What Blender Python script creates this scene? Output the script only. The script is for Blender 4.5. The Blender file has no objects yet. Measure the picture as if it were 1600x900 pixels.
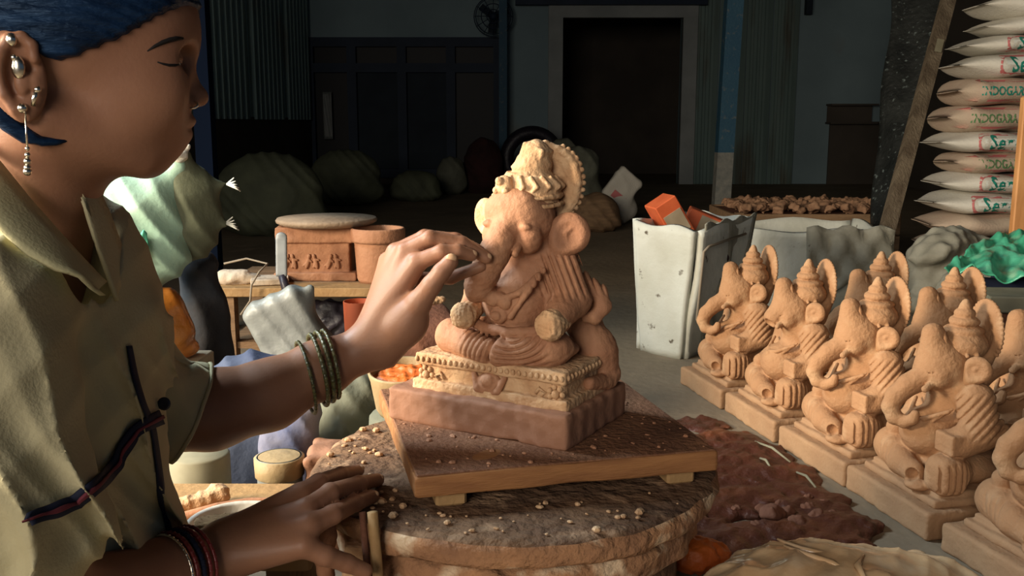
import bpy, bmesh, math, random
import numpy as np
from mathutils import Vector, Matrix
from mathutils.bvhtree import BVHTree

random.seed(7)
S = bpy.context.scene
COL = S.collection

# ------------------------------------------------------------------ camera
CAM_H = 0.70                       # lens height above the floor
FOC = 1500.0                       # focal length in pixels of a 1600 x 900 frame
PITCH = math.atan(260 / 1500)      # looking slightly down
cam_d = bpy.data.cameras.new('camera')
cam_d.sensor_width = 36.0
cam_d.lens = 36.0 * FOC / 1600.0
cam_d.clip_start = 0.02
cam_o = bpy.data.objects.new('camera', cam_d)
COL.objects.link(cam_o)
cam_o.location = (0, 0, CAM_H)
cam_o.rotation_euler = (math.pi / 2 - PITCH, 0, 0)
S.camera = cam_o

# ------------------------------------------------------------------ light and exposure
S.view_settings.view_transform = 'Standard'
S.view_settings.look = 'None'
S.view_settings.gamma = 1.0
S.view_settings.use_curve_mapping = False
S.view_settings.exposure = 0.0
W = bpy.data.worlds.new('world')
S.world = W
W.use_nodes = True
W.node_tree.nodes['Background'].inputs[0].default_value = (0.36, 0.62, 1.0, 1)
W.node_tree.nodes['Background'].inputs[1].default_value = 0.09


def area(name, loc, target, sx, sy, power, col, spread=180):
    l = bpy.data.lights.new(name, 'AREA')
    l.shape = 'RECTANGLE'
    l.size, l.size_y = sx, sy
    l.energy = power
    l.color = col
    l.spread = math.radians(spread)
    o = bpy.data.objects.new(name, l)
    COL.objects.link(o)
    o.location = loc
    o.rotation_euler = (Vector(target) - Vector(loc)).to_track_quat('-Z', 'Y').to_euler()
    return o


# daylight through the open left side of the shed (the left wall only starts beyond y = 4.3)
area('side_opening_daylight_offscreen', (-2.4, 0.60, 1.12), (0.1, 1.45, 0.3), 0.9, 0.8, 70, (1.0, 0.84, 0.63), 105)
# cooler sky light from the upper, rear part of the same opening (rims the arm and the sack)
area('side_opening_sky_offscreen', (-2.4, 2.1, 2.3), (-0.3, 1.1, 0.4), 0.8, 0.7, 36, (0.80, 0.93, 1.0), 100)
# the open front of the shed behind the camera, at the edge of floor and roof
area('front_opening_daylight_offscreen', (-1.7, -3.0, 1.7), (-0.1, 1.2, 0.5), 2.2, 1.6, 36, (1.0, 0.87, 0.72), 95)


# ------------------------------------------------------------------ small helpers
def at(px, py, y):
    """world point on the sight line of a 1600 x 900 pixel, y metres in front of the lens"""
    a = (px - 800) / FOC
    v = (450 - py) / FOC
    dy = math.cos(PITCH) + v * math.sin(PITCH)
    dz = -math.sin(PITCH) + v * math.cos(PITCH)
    return np.array([a * y / dy, y, CAM_H + dz * y / dy])


def atz(px, py, z):
    a = (px - 800) / FOC
    v = (450 - py) / FOC
    dy = math.cos(PITCH) + v * math.sin(PITCH)
    dz = -math.sin(PITCH) + v * math.cos(PITCH)
    t = (z - CAM_H) / dz
    return np.array([a * t, dy * t, z])


def rz(deg):
    t = math.radians(deg)
    return np.array([[math.cos(t), -math.sin(t), 0], [math.sin(t), math.cos(t), 0], [0, 0, 1.0]])


def rx(deg):
    t = math.radians(deg)
    return np.array([[1, 0, 0], [0, math.cos(t), -math.sin(t)], [0, math.sin(t), math.cos(t)]])


def ry(deg):
    t = math.radians(deg)
    return np.array([[math.cos(t), 0, math.sin(t)], [0, 1, 0], [-math.sin(t), 0, math.cos(t)]])


def tag(o, label=None, cat=None, group=None, kind=None):
    if label:
        o['label'] = label
    if cat:
        o['category'] = cat
    if group:
        o['group'] = group
    if kind:
        o['kind'] = kind
    return o


def root(name, label, cat, loc=(0, 0, 0), rot=0, group=None):
    o = bpy.data.objects.new(name, None)
    o.empty_display_size = 0.05
    COL.objects.link(o)
    o.location = Vector([float(c) for c in loc])
    o.rotation_euler = (0, 0, math.radians(rot))
    return tag(o, label, cat, group)


def ob(name, geo, mat, parent=None, world=False, smooth=True, flat_angle=None, loc=None, rot=None, wn=False):
    """link one mesh object; geo is (verts, faces) or an MB"""
    if isinstance(geo, MB):
        geo = (geo.v, geo.f)
    v, f = geo
    v = np.asarray(v, float)
    if world and parent is not None:
        p, off = parent, np.zeros(3)
        while p is not None:
            off = off + np.array(p.location)
            p = p.parent
        v = v - off
    me = bpy.data.meshes.new(name)
    if isinstance(f, np.ndarray):
        n = len(f)
        me.vertices.add(len(v))
        me.vertices.foreach_set('co', v.astype(np.float32).ravel())
        me.loops.add(n * 4)
        me.loops.foreach_set('vertex_index', f.astype(np.int32).ravel())
        me.polygons.add(n)
        me.polygons.foreach_set('loop_start', np.arange(0, n * 4, 4, dtype=np.int32))
        me.update(calc_edges=True)
        me.validate()
    else:
        me.from_pydata([tuple(c) for c in v], [], f)
        me.update()
    if smooth:
        me.polygons.foreach_set('use_smooth', np.ones(len(me.polygons), bool))
    if flat_angle:
        me.set_sharp_from_angle(angle=math.radians(flat_angle))
    o = bpy.data.objects.new(name, me)
    COL.objects.link(o)
    if mat:
        me.materials.append(mat)
    if parent is not None:
        o.parent = parent
    if loc is not None:
        o.location = Vector([float(c) for c in loc])
    if rot is not None:
        o.rotation_euler = [math.radians(a) for a in rot]
    return o


def copy_tree(o, parent=None):
    c = o.copy()
    COL.objects.link(c)
    c.parent = parent
    for ch in list(o.children):
        copy_tree(ch, c)
    return c


class MB:
    """collects simple shapes into one mesh"""
    def __init__(self):
        self.v, self.f = [], []

    def add(self, v, f):
        n = len(self.v)
        self.v += [tuple(float(q) for q in c) for c in v]
        self.f += [tuple(i + n for i in q) for q in f]
        return self

    def box(self, c, s, R=None, bev=0.0, taper=1.0):
        """box of full size s, optional chamfer, top scaled by taper"""
        hx, hy, hz = s[0] / 2, s[1] / 2, s[2] / 2
        b = min(bev, hx * .9, hy * .9, hz * .9)
        if b <= 0:
            prof = [(hx, hy, -hz), (hx * taper, hy * taper, hz)]
        else:
            prof = [(hx - b, hy - b, -hz), (hx, hy, -hz + b), (hx * taper, hy * taper, hz - b), (hx * taper - b, hy * taper - b, hz)]
        vs, fs = [], []
        for (a, d, z) in prof:
            bb = b if b > 0 else 0
            if bb:
                vs += [(-a + bb, -d, z), (a - bb, -d, z), (a, -d + bb, z), (a, d - bb, z), (a - bb, d, z), (-a + bb, d, z), (-a, d - bb, z), (-a, -d + bb, z)]
            else:
                vs += [(-a, -d, z), (a, -d, z), (a, d, z), (-a, d, z)]
        m = 8 if b > 0 else 4
        for k in range(len(prof) - 1):
            for i in range(m):
                j = (i + 1) % m
                fs.append((k * m + i, k * m + j, (k + 1) * m + j, (k + 1) * m + i))
        fs.append(tuple(reversed(range(m))))
        fs.append(tuple(range((len(prof) - 1) * m, len(prof) * m)))
        vs = np.array(vs)
        if R is not None:
            vs = vs @ np.asarray(R).T
        return self.add(vs + np.asarray(c, float), fs)

    def tube(self, pts, r, n=8, cap=True, closed=False):
        pts = [np.asarray(p, float) for p in pts]
        m = len(pts)
        if not hasattr(r, '__len__'):
            r = [r] * m
        vs, fs = [], []
        up = None
        for i in range(m):
            a = pts[(i - 1) % m] if (closed or i > 0) else pts[i]
            b = pts[(i + 1) % m] if (closed or i < m - 1) else pts[i]
            t = b - a
            t = t / (np.linalg.norm(t) + 1e-12)
            if up is None:
                up = np.array([0, 0, 1.0]) if abs(t[2]) < .9 else np.array([1.0, 0, 0])
            x = up - t * (up @ t)
            x /= np.linalg.norm(x) + 1e-12
            up = x
            y = np.cross(t, x)
            for k in range(n):
                an = 2 * math.pi * k / n
                vs.append(pts[i] + r[i] * (math.cos(an) * x + math.sin(an) * y))
        for i in range(m if closed else m - 1):
            i2 = (i + 1) % m
            for k in range(n):
                k2 = (k + 1) % n
                fs.append((i * n + k, i * n + k2, i2 * n + k2, i2 * n + k))
        if cap and not closed:
            fs.append(tuple(reversed(range(n))))
            fs.append(tuple(range((m - 1) * n, m * n)))
        return self.add(vs, fs)

    def lathe(self, prof, n=32, c=(0, 0, 0), R=None, wob=0.0, seed=0, sx=1, sy=1):
        rr = random.Random(seed)
        ph = [rr.uniform(0, 6.28) for _ in range(6)]
        vs, fs = [], []
        for (r, z) in prof:
            for k in range(n):
                a = 2 * math.pi * k / n
                q = r * (1 + wob * sum(math.sin((j + 2) * a + ph[j] + z * 20) for j in range(5)) / 3)
                vs.append((q * math.cos(a) * sx, q * math.sin(a) * sy, z))
        for i in range(len(prof) - 1):
            for k in range(n):
                k2 = (k + 1) % n
                fs.append((i * n + k, i * n + k2, (i + 1) * n + k2, (i + 1) * n + k))
        fs.append(tuple(reversed(range(n))))
        fs.append(tuple(range((len(prof) - 1) * n, len(prof) * n)))
        vs = np.array(vs)
        if R is not None:
            vs = vs @ np.asarray(R).T
        return self.add(vs + np.asarray(c, float), fs)

    def ball(self, c, r, n=10, m=7, R=None):
        if not hasattr(r, '__len__'):
            r = (r, r, r)
        vs, fs = [], []
        for i in range(m + 1):
            th = math.pi * (i + .0) / m
            for k in range(n):
                a = 2 * math.pi * k / n
                s = max(math.sin(th), .001)
                vs.append((r[0] * s * math.cos(a), r[1] * s * math.sin(a), -r[2] * math.cos(th)))
        for i in range(m):
            for k in range(n):
                k2 = (k + 1) % n
                fs.append((i * n + k, i * n + k2, (i + 1) * n + k2, (i + 1) * n + k))
        vs = np.array(vs)
        if R is not None:
            vs = vs @ np.asarray(R).T
        return self.add(vs + np.asarray(c, float), fs)

    def sheet(self, rows, th=0.0):
        """a grid of points (list of rows) as a sheet, with thickness along its mean normal"""
        g = np.array(rows, float)
        a, b = g.shape[:2]
        nu = np.gradient(g, axis=0)
        nv = np.gradient(g, axis=1)
        nn = np.cross(nu.reshape(-1, 3), nv.reshape(-1, 3))
        nn /= np.linalg.norm(nn, axis=1, keepdims=True) + 1e-9
        v = g.reshape(-1, 3)
        fs = [(i * b + j, i * b + j + 1, (i + 1) * b + j + 1, (i + 1) * b + j) for i in range(a - 1) for j in range(b - 1)]
        if th <= 0:
            return self.add(v, fs)
        N = a * b
        v2 = v - nn * th
        f2 = [tuple(q + N for q in reversed(f)) for f in fs]
        edge = []
        bd = [(0, j) for j in range(b)] + [(i, b - 1) for i in range(1, a)] + [(a - 1, j) for j in range(b - 2, -1, -1)] + [(i, 0) for i in range(a - 2, 0, -1)]
        bi = [i * b + j for i, j in bd]
        for q in range(len(bi)):
            p, r = bi[q], bi[(q + 1) % len(bi)]
            edge.append((r, p, p + N, r + N))
        return self.add(np.vstack([v, v2]), fs + f2 + edge)


# ------------------------------------------------------------------ distance-field sculpting
def E(c, r, k=.008, R=None, op=1):
    r = np.asarray(r if hasattr(r, '__len__') else (r, r, r), float)
    return ('e', np.asarray(c, float), r, k, R, op)


def C(a, b, ra, rb=None, k=.008, op=1):
    return ('c', np.asarray(a, float), np.asarray(b, float), (ra, ra if rb is None else rb), k, None, op)


def B(c, half, rad=.002, k=.002, R=None, op=1):
    return ('b', np.asarray(c, float), np.asarray(half, float), rad, k, R, op)


def CH(pts, k=.008, op=1):
    """chain of tapered capsules; pts are (x, y, z, r)"""
    return [C(p[:3], q[:3], p[3], q[3], k, op) for p, q in zip(pts[:-1], pts[1:])]


def _bounds(p):
    if p[0] == 'e':
        m = np.full(3, p[2].max()) if p[4] is not None else p[2]
        return p[1] - m, p[1] + m
    if p[0] == 'c':
        m = max(p[3])
        return np.minimum(p[1], p[2]) - m, np.maximum(p[1], p[2]) + m
    m = (np.full(3, np.linalg.norm(p[2])) if p[5] is not None else p[2]) + p[3]
    return p[1] - m, p[1] + m


def _dist(p, x, y, z):
    if p[0] == 'c':
        a, b = p[1], p[2]
        ab = (b - a).astype(np.float32)
        L = float(ab @ ab) + 1e-12
        X, Y, Z = x - np.float32(a[0]), y - np.float32(a[1]), z - np.float32(a[2])
        t = np.clip((X * ab[0] + Y * ab[1] + Z * ab[2]) / np.float32(L), 0, 1)
        d = np.sqrt((X - t * ab[0]) ** 2 + (Y - t * ab[1]) ** 2 + (Z - t * ab[2]) ** 2)
        ra, rb = p[3]
        return d - (np.float32(ra) + t * np.float32(rb - ra))
    R = p[4] if p[0] == 'e' else p[5]
    c = p[1]
    X, Y, Z = x - np.float32(c[0]), y - np.float32(c[1]), z - np.float32(c[2])
    if R is not None:
        R = np.asarray(R, np.float32)
        X, Y, Z = (X * R[0, 0] + Y * R[1, 0] + Z * R[2, 0]), (X * R[0, 1] + Y * R[1, 1] + Z * R[2, 1]), (X * R[0, 2] + Y * R[1, 2] + Z * R[2, 2])
    if p[0] == 'e':
        r = p[2].astype(np.float32)
        k0 = np.sqrt((X / r[0]) ** 2 + (Y / r[1]) ** 2 + (Z / r[2]) ** 2)
        k1 = np.sqrt((X / r[0] ** 2) ** 2 + (Y / r[1] ** 2) ** 2 + (Z / r[2] ** 2) ** 2) + np.float32(1e-9)
        return k0 * (k0 - 1) / k1
    h, rad = p[2].astype(np.float32), np.float32(p[3])
    qx, qy, qz = np.abs(X) - h[0] + rad, np.abs(Y) - h[1] + rad, np.abs(Z) - h[2] + rad
    o = np.sqrt(np.maximum(qx, 0) ** 2 + np.maximum(qy, 0) ** 2 + np.maximum(qz, 0) ** 2)
    return o + np.minimum(np.maximum(np.maximum(qx, qy), qz), 0) - rad


def sines(seed, scale, n=7):
    r = np.random.RandomState(seed)
    D = r.normal(size=(n, 3))
    D /= np.linalg.norm(D, axis=1, keepdims=True)
    W_ = 2 * math.pi / scale * r.uniform(.6, 1.7, n)
    P = r.uniform(0, 6.28, n)

    def fn(x, y, z):
        s = 0
        for i in range(n):
            s = s + np.sin(W_[i] * (x * D[i, 0] + y * D[i, 1] + z * D[i, 2]) + P[i]).astype(np.float32)
        return s / np.float32(n ** .5)
    return fn


def sculpt(prims, h, noise=None, post=None):
    """surface-nets mesh of the blended solids"""
    flat = []
    for p in prims:
        if isinstance(p, list):
            flat += p
        else:
            flat.append(p)
    lo = np.min([_bounds(p)[0] for p in flat if p[-1] == 1], axis=0) - 5 * h
    hi = np.max([_bounds(p)[1] for p in flat if p[-1] == 1], axis=0) + 5 * h
    n = np.ceil((hi - lo) / h).astype(int) + 1
    d = np.full(n, .5, np.float32)
    ax = [np.float32(lo[i]) + np.arange(n[i], dtype=np.float32) * np.float32(h) for i in range(3)]
    for p in flat:
        k = p[4] if p[0] != 'e' else p[3]
        if p[0] == 'c':
            k = p[4]
        bl, bh = _bounds(p)
        m = k + 3 * h
        i0 = np.clip(np.floor((bl - m - lo) / h).astype(int), 0, n)
        i1 = np.clip(np.ceil((bh + m - lo) / h).astype(int) + 1, 0, n)
        if np.any(i1 <= i0):
            continue
        sl = tuple(slice(i0[i], i1[i]) for i in range(3))
        x = ax[0][sl[0]][:, None, None]
        y = ax[1][sl[1]][None, :, None]
        z = ax[2][sl[2]][None, None, :]
        q = _dist(p, x, y, z)
        a = d[sl]
        if p[-1] == 1:
            hh = np.maximum(k - np.abs(a - q), 0)
            d[sl] = np.minimum(a, q) - hh * hh * np.float32(.25 / max(k, 1e-6))
        else:
            q = -q
            hh = np.maximum(k - np.abs(a - q), 0)
            d[sl] = np.maximum(a, q) + hh * hh * np.float32(.25 / max(k, 1e-6))
    X, Y, Z = ax[0][:, None, None], ax[1][None, :, None], ax[2][None, None, :]
    if post:
        d = post(d, X, Y, Z)
    if noise:
        for amp, sc, seed in noise:
            d = d + np.float32(amp) * sines(seed, sc)(X, Y, Z)
    d[0], d[-1] = 1, 1
    d[:, 0], d[:, -1] = 1, 1
    d[:, :, 0], d[:, :, -1] = 1, 1
    ins = d < 0
    cnt = np.zeros(n - 1, np.uint8)
    offs = [(i, j, k) for i in (0, 1) for j in (0, 1) for k in (0, 1)]
    for (i, j, k) in offs:
        cnt += ins[i:n[0] - 1 + i, j:n[1] - 1 + j, k:n[2] - 1 + k]
    act = np.argwhere((cnt > 0) & (cnt < 8))
    ids = np.full(n - 1, -1, np.int32)
    ids[act[:, 0], act[:, 1], act[:, 2]] = np.arange(len(act))
    val = {o: d[act[:, 0] + o[0], act[:, 1] + o[1], act[:, 2] + o[2]] for o in offs}
    acc = np.zeros((len(act), 3))
    num = np.zeros(len(act))
    for o in offs:
        for a_ in range(3):
            if o[a_] == 0:
                o2 = list(o)
                o2[a_] = 1
                o2 = tuple(o2)
                v0, v1 = val[o], val[o2]
                cr = (v0 < 0) != (v1 < 0)
                t = np.where(cr, v0 / np.where(cr, v0 - v1, 1), 0)
                pt = np.array(o, float)[None, :].repeat(len(act), 0)
                pt[:, a_] = t
                acc += pt * cr[:, None]
                num += cr
    verts = (act + acc / num[:, None]) * h + lo
    quads = []
    for a_ in range(3):
        s0 = [slice(None)] * 3
        s1 = [slice(None)] * 3
        s0[a_] = slice(0, -1)
        s1[a_] = slice(1, None)
        e0, e1 = ins[tuple(s0)], ins[tuple(s1)]
        ed = np.argwhere(e0 != e1)
        b_, c_ = (a_ + 1) % 3, (a_ + 2) % 3
        keep = (ed[:, b_] > 0) & (ed[:, c_] > 0) & (ed[:, b_] < n[b_] - 1) & (ed[:, c_] < n[c_] - 1)
        ed = ed[keep]
        inn = e0[ed[:, 0], ed[:, 1], ed[:, 2]]

        def cell(db, dc):
            q = ed.copy()
            q[:, b_] += db
            q[:, c_] += dc
            return ids[q[:, 0], q[:, 1], q[:, 2]]
        q = np.stack([cell(-1, -1), cell(0, -1), cell(0, 0), cell(-1, 0)], 1)
        q[~inn] = q[~inn][:, ::-1]
        quads.append(q)
    return verts, np.vstack(quads)


# ------------------------------------------------------------------ materials
def mat(name, c1, c2=None, scale=8.0, rough=.85, bump=.0, bscale=60.0, spec=.3, metal=0.0, stretch=None, c3=None, c3scale=25.0, c3lo=.55, c3hi=.75, trans=0.0, sub=0.0, alpha=1.0, tint=None):
    m = bpy.data.materials.new(name)
    m.use_nodes = True
    nt = m.node_tree
    b = nt.nodes['Principled BSDF']
    b.inputs['Roughness'].default_value = rough
    b.inputs['Specular IOR Level'].default_value = spec
    b.inputs['Metallic'].default_value = metal
    if trans:
        b.inputs['Transmission Weight'].default_value = trans
    if sub:
        b.inputs['Subsurface Weight'].default_value = sub
        b.inputs['Subsurface Radius'].default_value = (.01, .004, .002)
    if alpha < 1:
        b.inputs['Alpha'].default_value = alpha
    if tint:
        b.inputs['Specular Tint'].default_value = (*tint, 1)
    c1 = (*c1, 1) if len(c1) == 3 else c1
    b.inputs['Base Color'].default_value = c1
    tc = nt.nodes.new('ShaderNodeTexCoord')
    src = tc.outputs['Object']
    if stretch:
        mp = nt.nodes.new('ShaderNodeMapping')
        mp.inputs['Scale'].default_value = stretch
        nt.links.new(src, mp.inputs['Vector'])
        src = mp.outputs['Vector']

    def noise(sc, det=5):
        n = nt.nodes.new('ShaderNodeTexNoise')
        n.inputs['Scale'].default_value = sc
        n.inputs['Detail'].default_value = det
        nt.links.new(src, n.inputs['Vector'])
        return n.outputs['Fac']

    def ramp(f, lo, hi):
        r = nt.nodes.new('ShaderNodeMapRange')
        r.inputs['From Min'].default_value = lo
        r.inputs['From Max'].default_value = hi
        nt.links.new(f, r.inputs['Value'])
        return r.outputs['Result']

    def mix(f, a, c):
        x = nt.nodes.new('ShaderNodeMix')
        x.data_type = 'RGBA'
        nt.links.new(f, x.inputs['Factor'])
        if isinstance(a, tuple):
            x.inputs['A'].default_value = a
        else:
            nt.links.new(a, x.inputs['A'])
        x.inputs['B'].default_value = c
        return x.outputs['Result']
    out = None
    if c2:
        out = mix(ramp(noise(scale), .35, .65), c1, (*c2, 1))
    if c3:
        out = mix(ramp(noise(c3scale, 8), c3lo, c3hi), out if out is not None else c1, (*c3, 1))
    if out is not None:
        nt.links.new(out, b.inputs['Base Color'])
    if bump:
        bp = nt.nodes.new('ShaderNodeBump')
        bp.inputs['Strength'].default_value = bump
        bp.inputs['Distance'].default_value = .01
        nt.links.new(noise(bscale, 6), bp.inputs['Height'])
        nt.links.new(bp.outputs['Normal'], b.inputs['Normal'])
    return m


M = {}
M['clay_wet'] = mat('clay_damp', (.33, .155, .085), (.42, .22, .125), 18, .72, .25, 140, .35, c3=(.24, .11, .065), c3scale=9)
M['clay_dusty'] = mat('clay_dusty', (.46, .27, .145), (.62, .42, .25), 30, .85, .45, 120, .25)
M['clay_dry'] = mat('clay_dry', (.385, .215, .112), (.335, .178, .09), 14, .88, .3, 150, .2, c3=(.46, .29, .165), c3scale=22)
M['clay_dark'] = mat('clay_dark', (.20, .085, .05), (.13, .055, .035), 14, .85, .3, 110, .25)
M['clay_slab'] = mat('clay_slab', (.285, .145, .09), (.31, .16, .10), 10, .75, .15, 120, .3)
M['slab_dry'] = mat('slab_dry', (.38, .235, .132), (.33, .195, .108), 12, .9, .3, 90, .2)
M['wood'] = mat('board_wood', (.26, .115, .045), (.36, .17, .065), 10, .7, .3, 60, .3, stretch=(1, 8, 8), c3=(.42, .26, .15), c3scale=5, c3lo=.6, c3hi=.8)
M['board_top'] = mat('board_dirty', (.17, .075, .04), (.24, .115, .06), 14, .8, .5, 120, .3, c3=(.10, .045, .028), c3scale=8)
M['wheel'] = mat('wheel_cement', (.20, .118, .068), (.10, .056, .036), 9, .92, 1.0, 55, .2, c3=(.36, .23, .14), c3scale=18, c3lo=.56, c3hi=.70)
M['wheel_rim'] = mat('wheel_rim', (.44, .235, .12), (.26, .135, .075), 16, .9, 1.2, 50, .2, c3=(.66, .50, .34), c3scale=20, c3lo=.54, c3hi=.66)
M['floor'] = mat('floor_earth', (.27, .215, .15), (.20, .16, .112), 2.5, .9, .35, 30, .2, c3=(.33, .26, .18), c3scale=5)
M['mud'] = mat('wet_mud', (.085, .024, .012), (.06, .018, .01), 9, .5, .9, 45, .4, c3=(.22, .07, .026), c3scale=6, c3lo=.55, c3hi=.75)
M['skin'] = mat('skin', (.30, .15, .09), (.255, .122, .073), 16, .5, .05, 260, .4, sub=.08)
M['hair'] = mat('hair', (.004, .010, .028), (.008, .024, .065), 60, .40, .35, 130, .5, stretch=(.15, 1, 1.8), tint=(.22, .38, .62))
M['shirt'] = mat('khaki_cloth', (.46, .425, .275), (.40, .37, .24), 6, .9, .15, 300, .15)
M['collar'] = mat('collar_cloth', (.46, .44, .27), (.40, .38, .23), 8, .9, .15, 300, .15)
M['navy'] = mat('navy_trim', (.009, .013, .034), None, 8, .85)
M['redtrim'] = mat('red_trim', (.13, .025, .04), None, 8, .85)
M['button'] = mat('button', (.015, .017, .03), None, 8, .35, spec=.5)
M['silver'] = mat('silver', (.75, .70, .60), None, 8, .25, metal=1.0)
M['bangle_green'] = mat('bangle_green', (.022, .03, .012), (.12, .115, .04), 260, .3, .3, 200, .6)
M['bangle_red'] = mat('bangle_red', (.18, .02, .02), None, 8, .3, spec=.6)
M['nail'] = mat('nail', (.52, .33, .20), None, 8, .4)
M['skirt'] = mat('dark_skirt', (.02, .02, .035), (.03, .025, .03), 8, .9)
M['foam'] = mat('white_foam', (.62, .64, .58), (.52, .53, .46), 6, .8, .3, 40, .3, c3=(.12, .10, .07), c3scale=28, c3lo=.66, c3hi=.72)
M['sacking'] = mat('grey_sacking', (.30, .29, .235), (.22, .21, .165), 12, .85, .5, 30, .3)
M['orange_box'] = mat('orange_red_card', (.62, .13, .045), (.5, .09, .03), 14, .6)
M['beige'] = mat('beige_card', (.45, .38, .27), (.3, .24, .16), 10, .8)
M['crate'] = mat('crate_wood', (.19, .12, .07), (.27, .17, .095), 8, .85, .4, 50, .2, stretch=(1, 6, 6))
M['chips'] = mat('clay_chips', (.34, .20, .12), (.22, .12, .07), 20, .9, .4, 60)
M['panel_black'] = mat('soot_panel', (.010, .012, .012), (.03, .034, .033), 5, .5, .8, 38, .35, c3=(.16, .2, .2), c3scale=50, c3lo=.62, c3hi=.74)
M['panel_edge'] = mat('panel_edge', (.10, .075, .05), (.20, .16, .11), 7, .8, .6, 40, stretch=(3, 3, .8))
M['pole'] = mat('pole_blue', (.022, .085, .15), (.03, .10, .16), 6, .6, .2, 60, .4, c3=(.14, .16, .16), c3scale=30, c3lo=.6, c3hi=.75)
M['pole_bare'] = mat('pole_bare', (.27, .27, .24), (.17, .18, .17), 20, .75, .3, 60)
M['sack_white'] = mat('woven_sack_white', (.62, .60, .53), (.54, .51, .44), 8, .7, .25, 120, .3)
M['sack_tan'] = mat('woven_sack_tan', (.50, .40, .30), (.44, .33, .25), 8, .75, .25, 120, .3)
M['print_red'] = mat('print_red', (.55, .17, .17), None, 8, .7)
M['print_pink'] = mat('print_pink', (.52, .27, .22), None, 8, .7)
M['print_green'] = mat('print_green', (.015, .23, .17), None, 8, .7)
M['print_olive'] = mat('print_olive', (.10, .22, .09), None, 8, .7)
M['print_white'] = mat('print_white', (.72, .74, .68), None, 8, .7)
M['green_sheet'] = mat('green_plastic', (.05, .36, .20), (.10, .46, .29), 7, .3, .6, 22, .6, c3=(.30, .55, .36), c3scale=12, c3lo=.55, c3hi=.7)
M['mint'] = mat('mint_sack', (.33, .50, .40), (.26, .42, .33), 5, .6, .4, 26, .4)
M['mint_deep'] = mat('mint_deep', (.10, .45, .30), None, 5, .6)
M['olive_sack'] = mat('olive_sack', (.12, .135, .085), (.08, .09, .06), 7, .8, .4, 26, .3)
M['amber'] = mat('amber_plastic', (.55, .21, .03), (.30, .10, .02), 12, .25, .5, 26, .6, trans=.35)
M['plaster'] = mat('plaster', (.62, .55, .45), (.50, .40, .30), 14, .85, .4, 60)
M['grey_plastic'] = mat('grey_plastic', (.20, .22, .215), (.165, .18, .178), 6, .45, .4, 24, .45)
M['blue_cloth'] = mat('blue_cloth', (.035, .05, .105), (.06, .078, .13), 10, .8, .4, 30)
M['paleblue'] = mat('pale_cloth', (.20, .20, .26), (.05, .07, .16), 13, .8, .4, 30, c3=(.50, .20, .26), c3scale=14, c3lo=.62, c3hi=.7)
M['black_plastic'] = mat('black_plastic', (.012, .011, .016), (.025, .02, .03), 10, .45, .5, 30, .5)
M['dark_cloth'] = mat('dark_cloth', (.022, .032, .045), (.05, .045, .045), 6, .9, .4, 30)
M['terracotta'] = mat('terracotta', (.40, .20, .11), (.33, .155, .085), 12, .85, .3, 80)
M['orange_paint'] = mat('orange_paint', (.62, .15, .025), (.48, .10, .02), 16, .5, .5, 50, .4)
M['bucket'] = mat('bucket_plastic', (.36, .27, .15), (.28, .20, .105), 9, .6, .3, 40)
M['white_bowl'] = mat('white_bowl', (.68, .66, .60), (.60, .56, .48), 10, .5, .2, 40, c3=(.35, .22, .13), c3scale=18, c3lo=.6, c3hi=.7)
M['bristle'] = mat('bristle', (.36, .24, .12), (.26, .16, .08), 50, .9, .8, 120, stretch=(1, 8, 8))
M['stick'] = mat('stick_wood', (.40, .25, .11), (.30, .18, .08), 12, .7, .3, 60)
M['twine'] = mat('wire', (.28, .23, .17), None, 8, .7)
M['grey_metal'] = mat('grey_metal', (.30, .32, .33), (.22, .24, .25), 20, .5, metal=.3)
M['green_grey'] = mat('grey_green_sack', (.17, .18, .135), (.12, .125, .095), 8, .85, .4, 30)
M['wrap'] = mat('plastic_wrap_clay', (.70, .52, .32), (.56, .30, .13), 7, .16, .5, 14, .9, c3=(.75, .66, .50), c3scale=6, c3lo=.5, c3hi=.7)
M['wrap_film'] = mat('clear_film', (.85, .78, .62), None, 8, .12, .4, 20, .7, alpha=.35)
M['wall_sheet'] = mat('sheet_metal', (.25, .37, .37), (.20, .30, .30), 2, .6, .2, 12, .3, c3=(.22, .18, .13), c3scale=1.4, c3lo=.6, c3hi=.8)
M['wall_green'] = mat('sheet_metal_green', (.20, .28, .265), (.16, .235, .225), 2, .65, .2, 12, .3, stretch=(3, 3, .5), c3=(.11, .085, .055), c3scale=1.6, c3lo=.55, c3hi=.75)
M['wall_plain'] = mat('wall_plaster', (.27, .37, .41), (.22, .305, .34), 1.2, .85, .1, 20, .2, c3=(.27, .20, .13), c3scale=.9, c3lo=.6, c3hi=.8)
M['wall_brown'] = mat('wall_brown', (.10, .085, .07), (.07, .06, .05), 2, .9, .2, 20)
M['frame_grey'] = mat('door_frame', (.38, .41, .41), (.30, .33, .33), 4, .75)
M['window_blue'] = mat('window_frame_blue', (.018, .034, .066), (.012, .025, .05), 4, .6)
M['glass_dark'] = mat('dark_glass', (.006, .008, .012), None, 4, .5, spec=.3)
M['shutter'] = mat('shutter_grey', (.022, .034, .05), (.016, .025, .038), 4, .7)
M['ceiling'] = mat('roof_sheet', (.10, .105, .10), (.07, .075, .07), 2, .8)
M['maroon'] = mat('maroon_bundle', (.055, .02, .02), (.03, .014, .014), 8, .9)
M['cream'] = mat('cream_board', (.26, .245, .17), (.20, .185, .125), 18, .8)
M['orange_wood'] = mat('orange_wood', (.72, .36, .14), (.55, .25, .09), 9, .6, stretch=(4, 4, .7))
M['bat'] = mat('plaster_bat', (.36, .27, .19), (.28, .20, .135), 8, .85, .4, 60)
M['brow'] = mat('brow_hair', (.010, .008, .008), None, 8, .8)
M['post_navy'] = mat('post_navy', (.006, .010, .022), None, 8, 1.0, spec=0.0)
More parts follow.
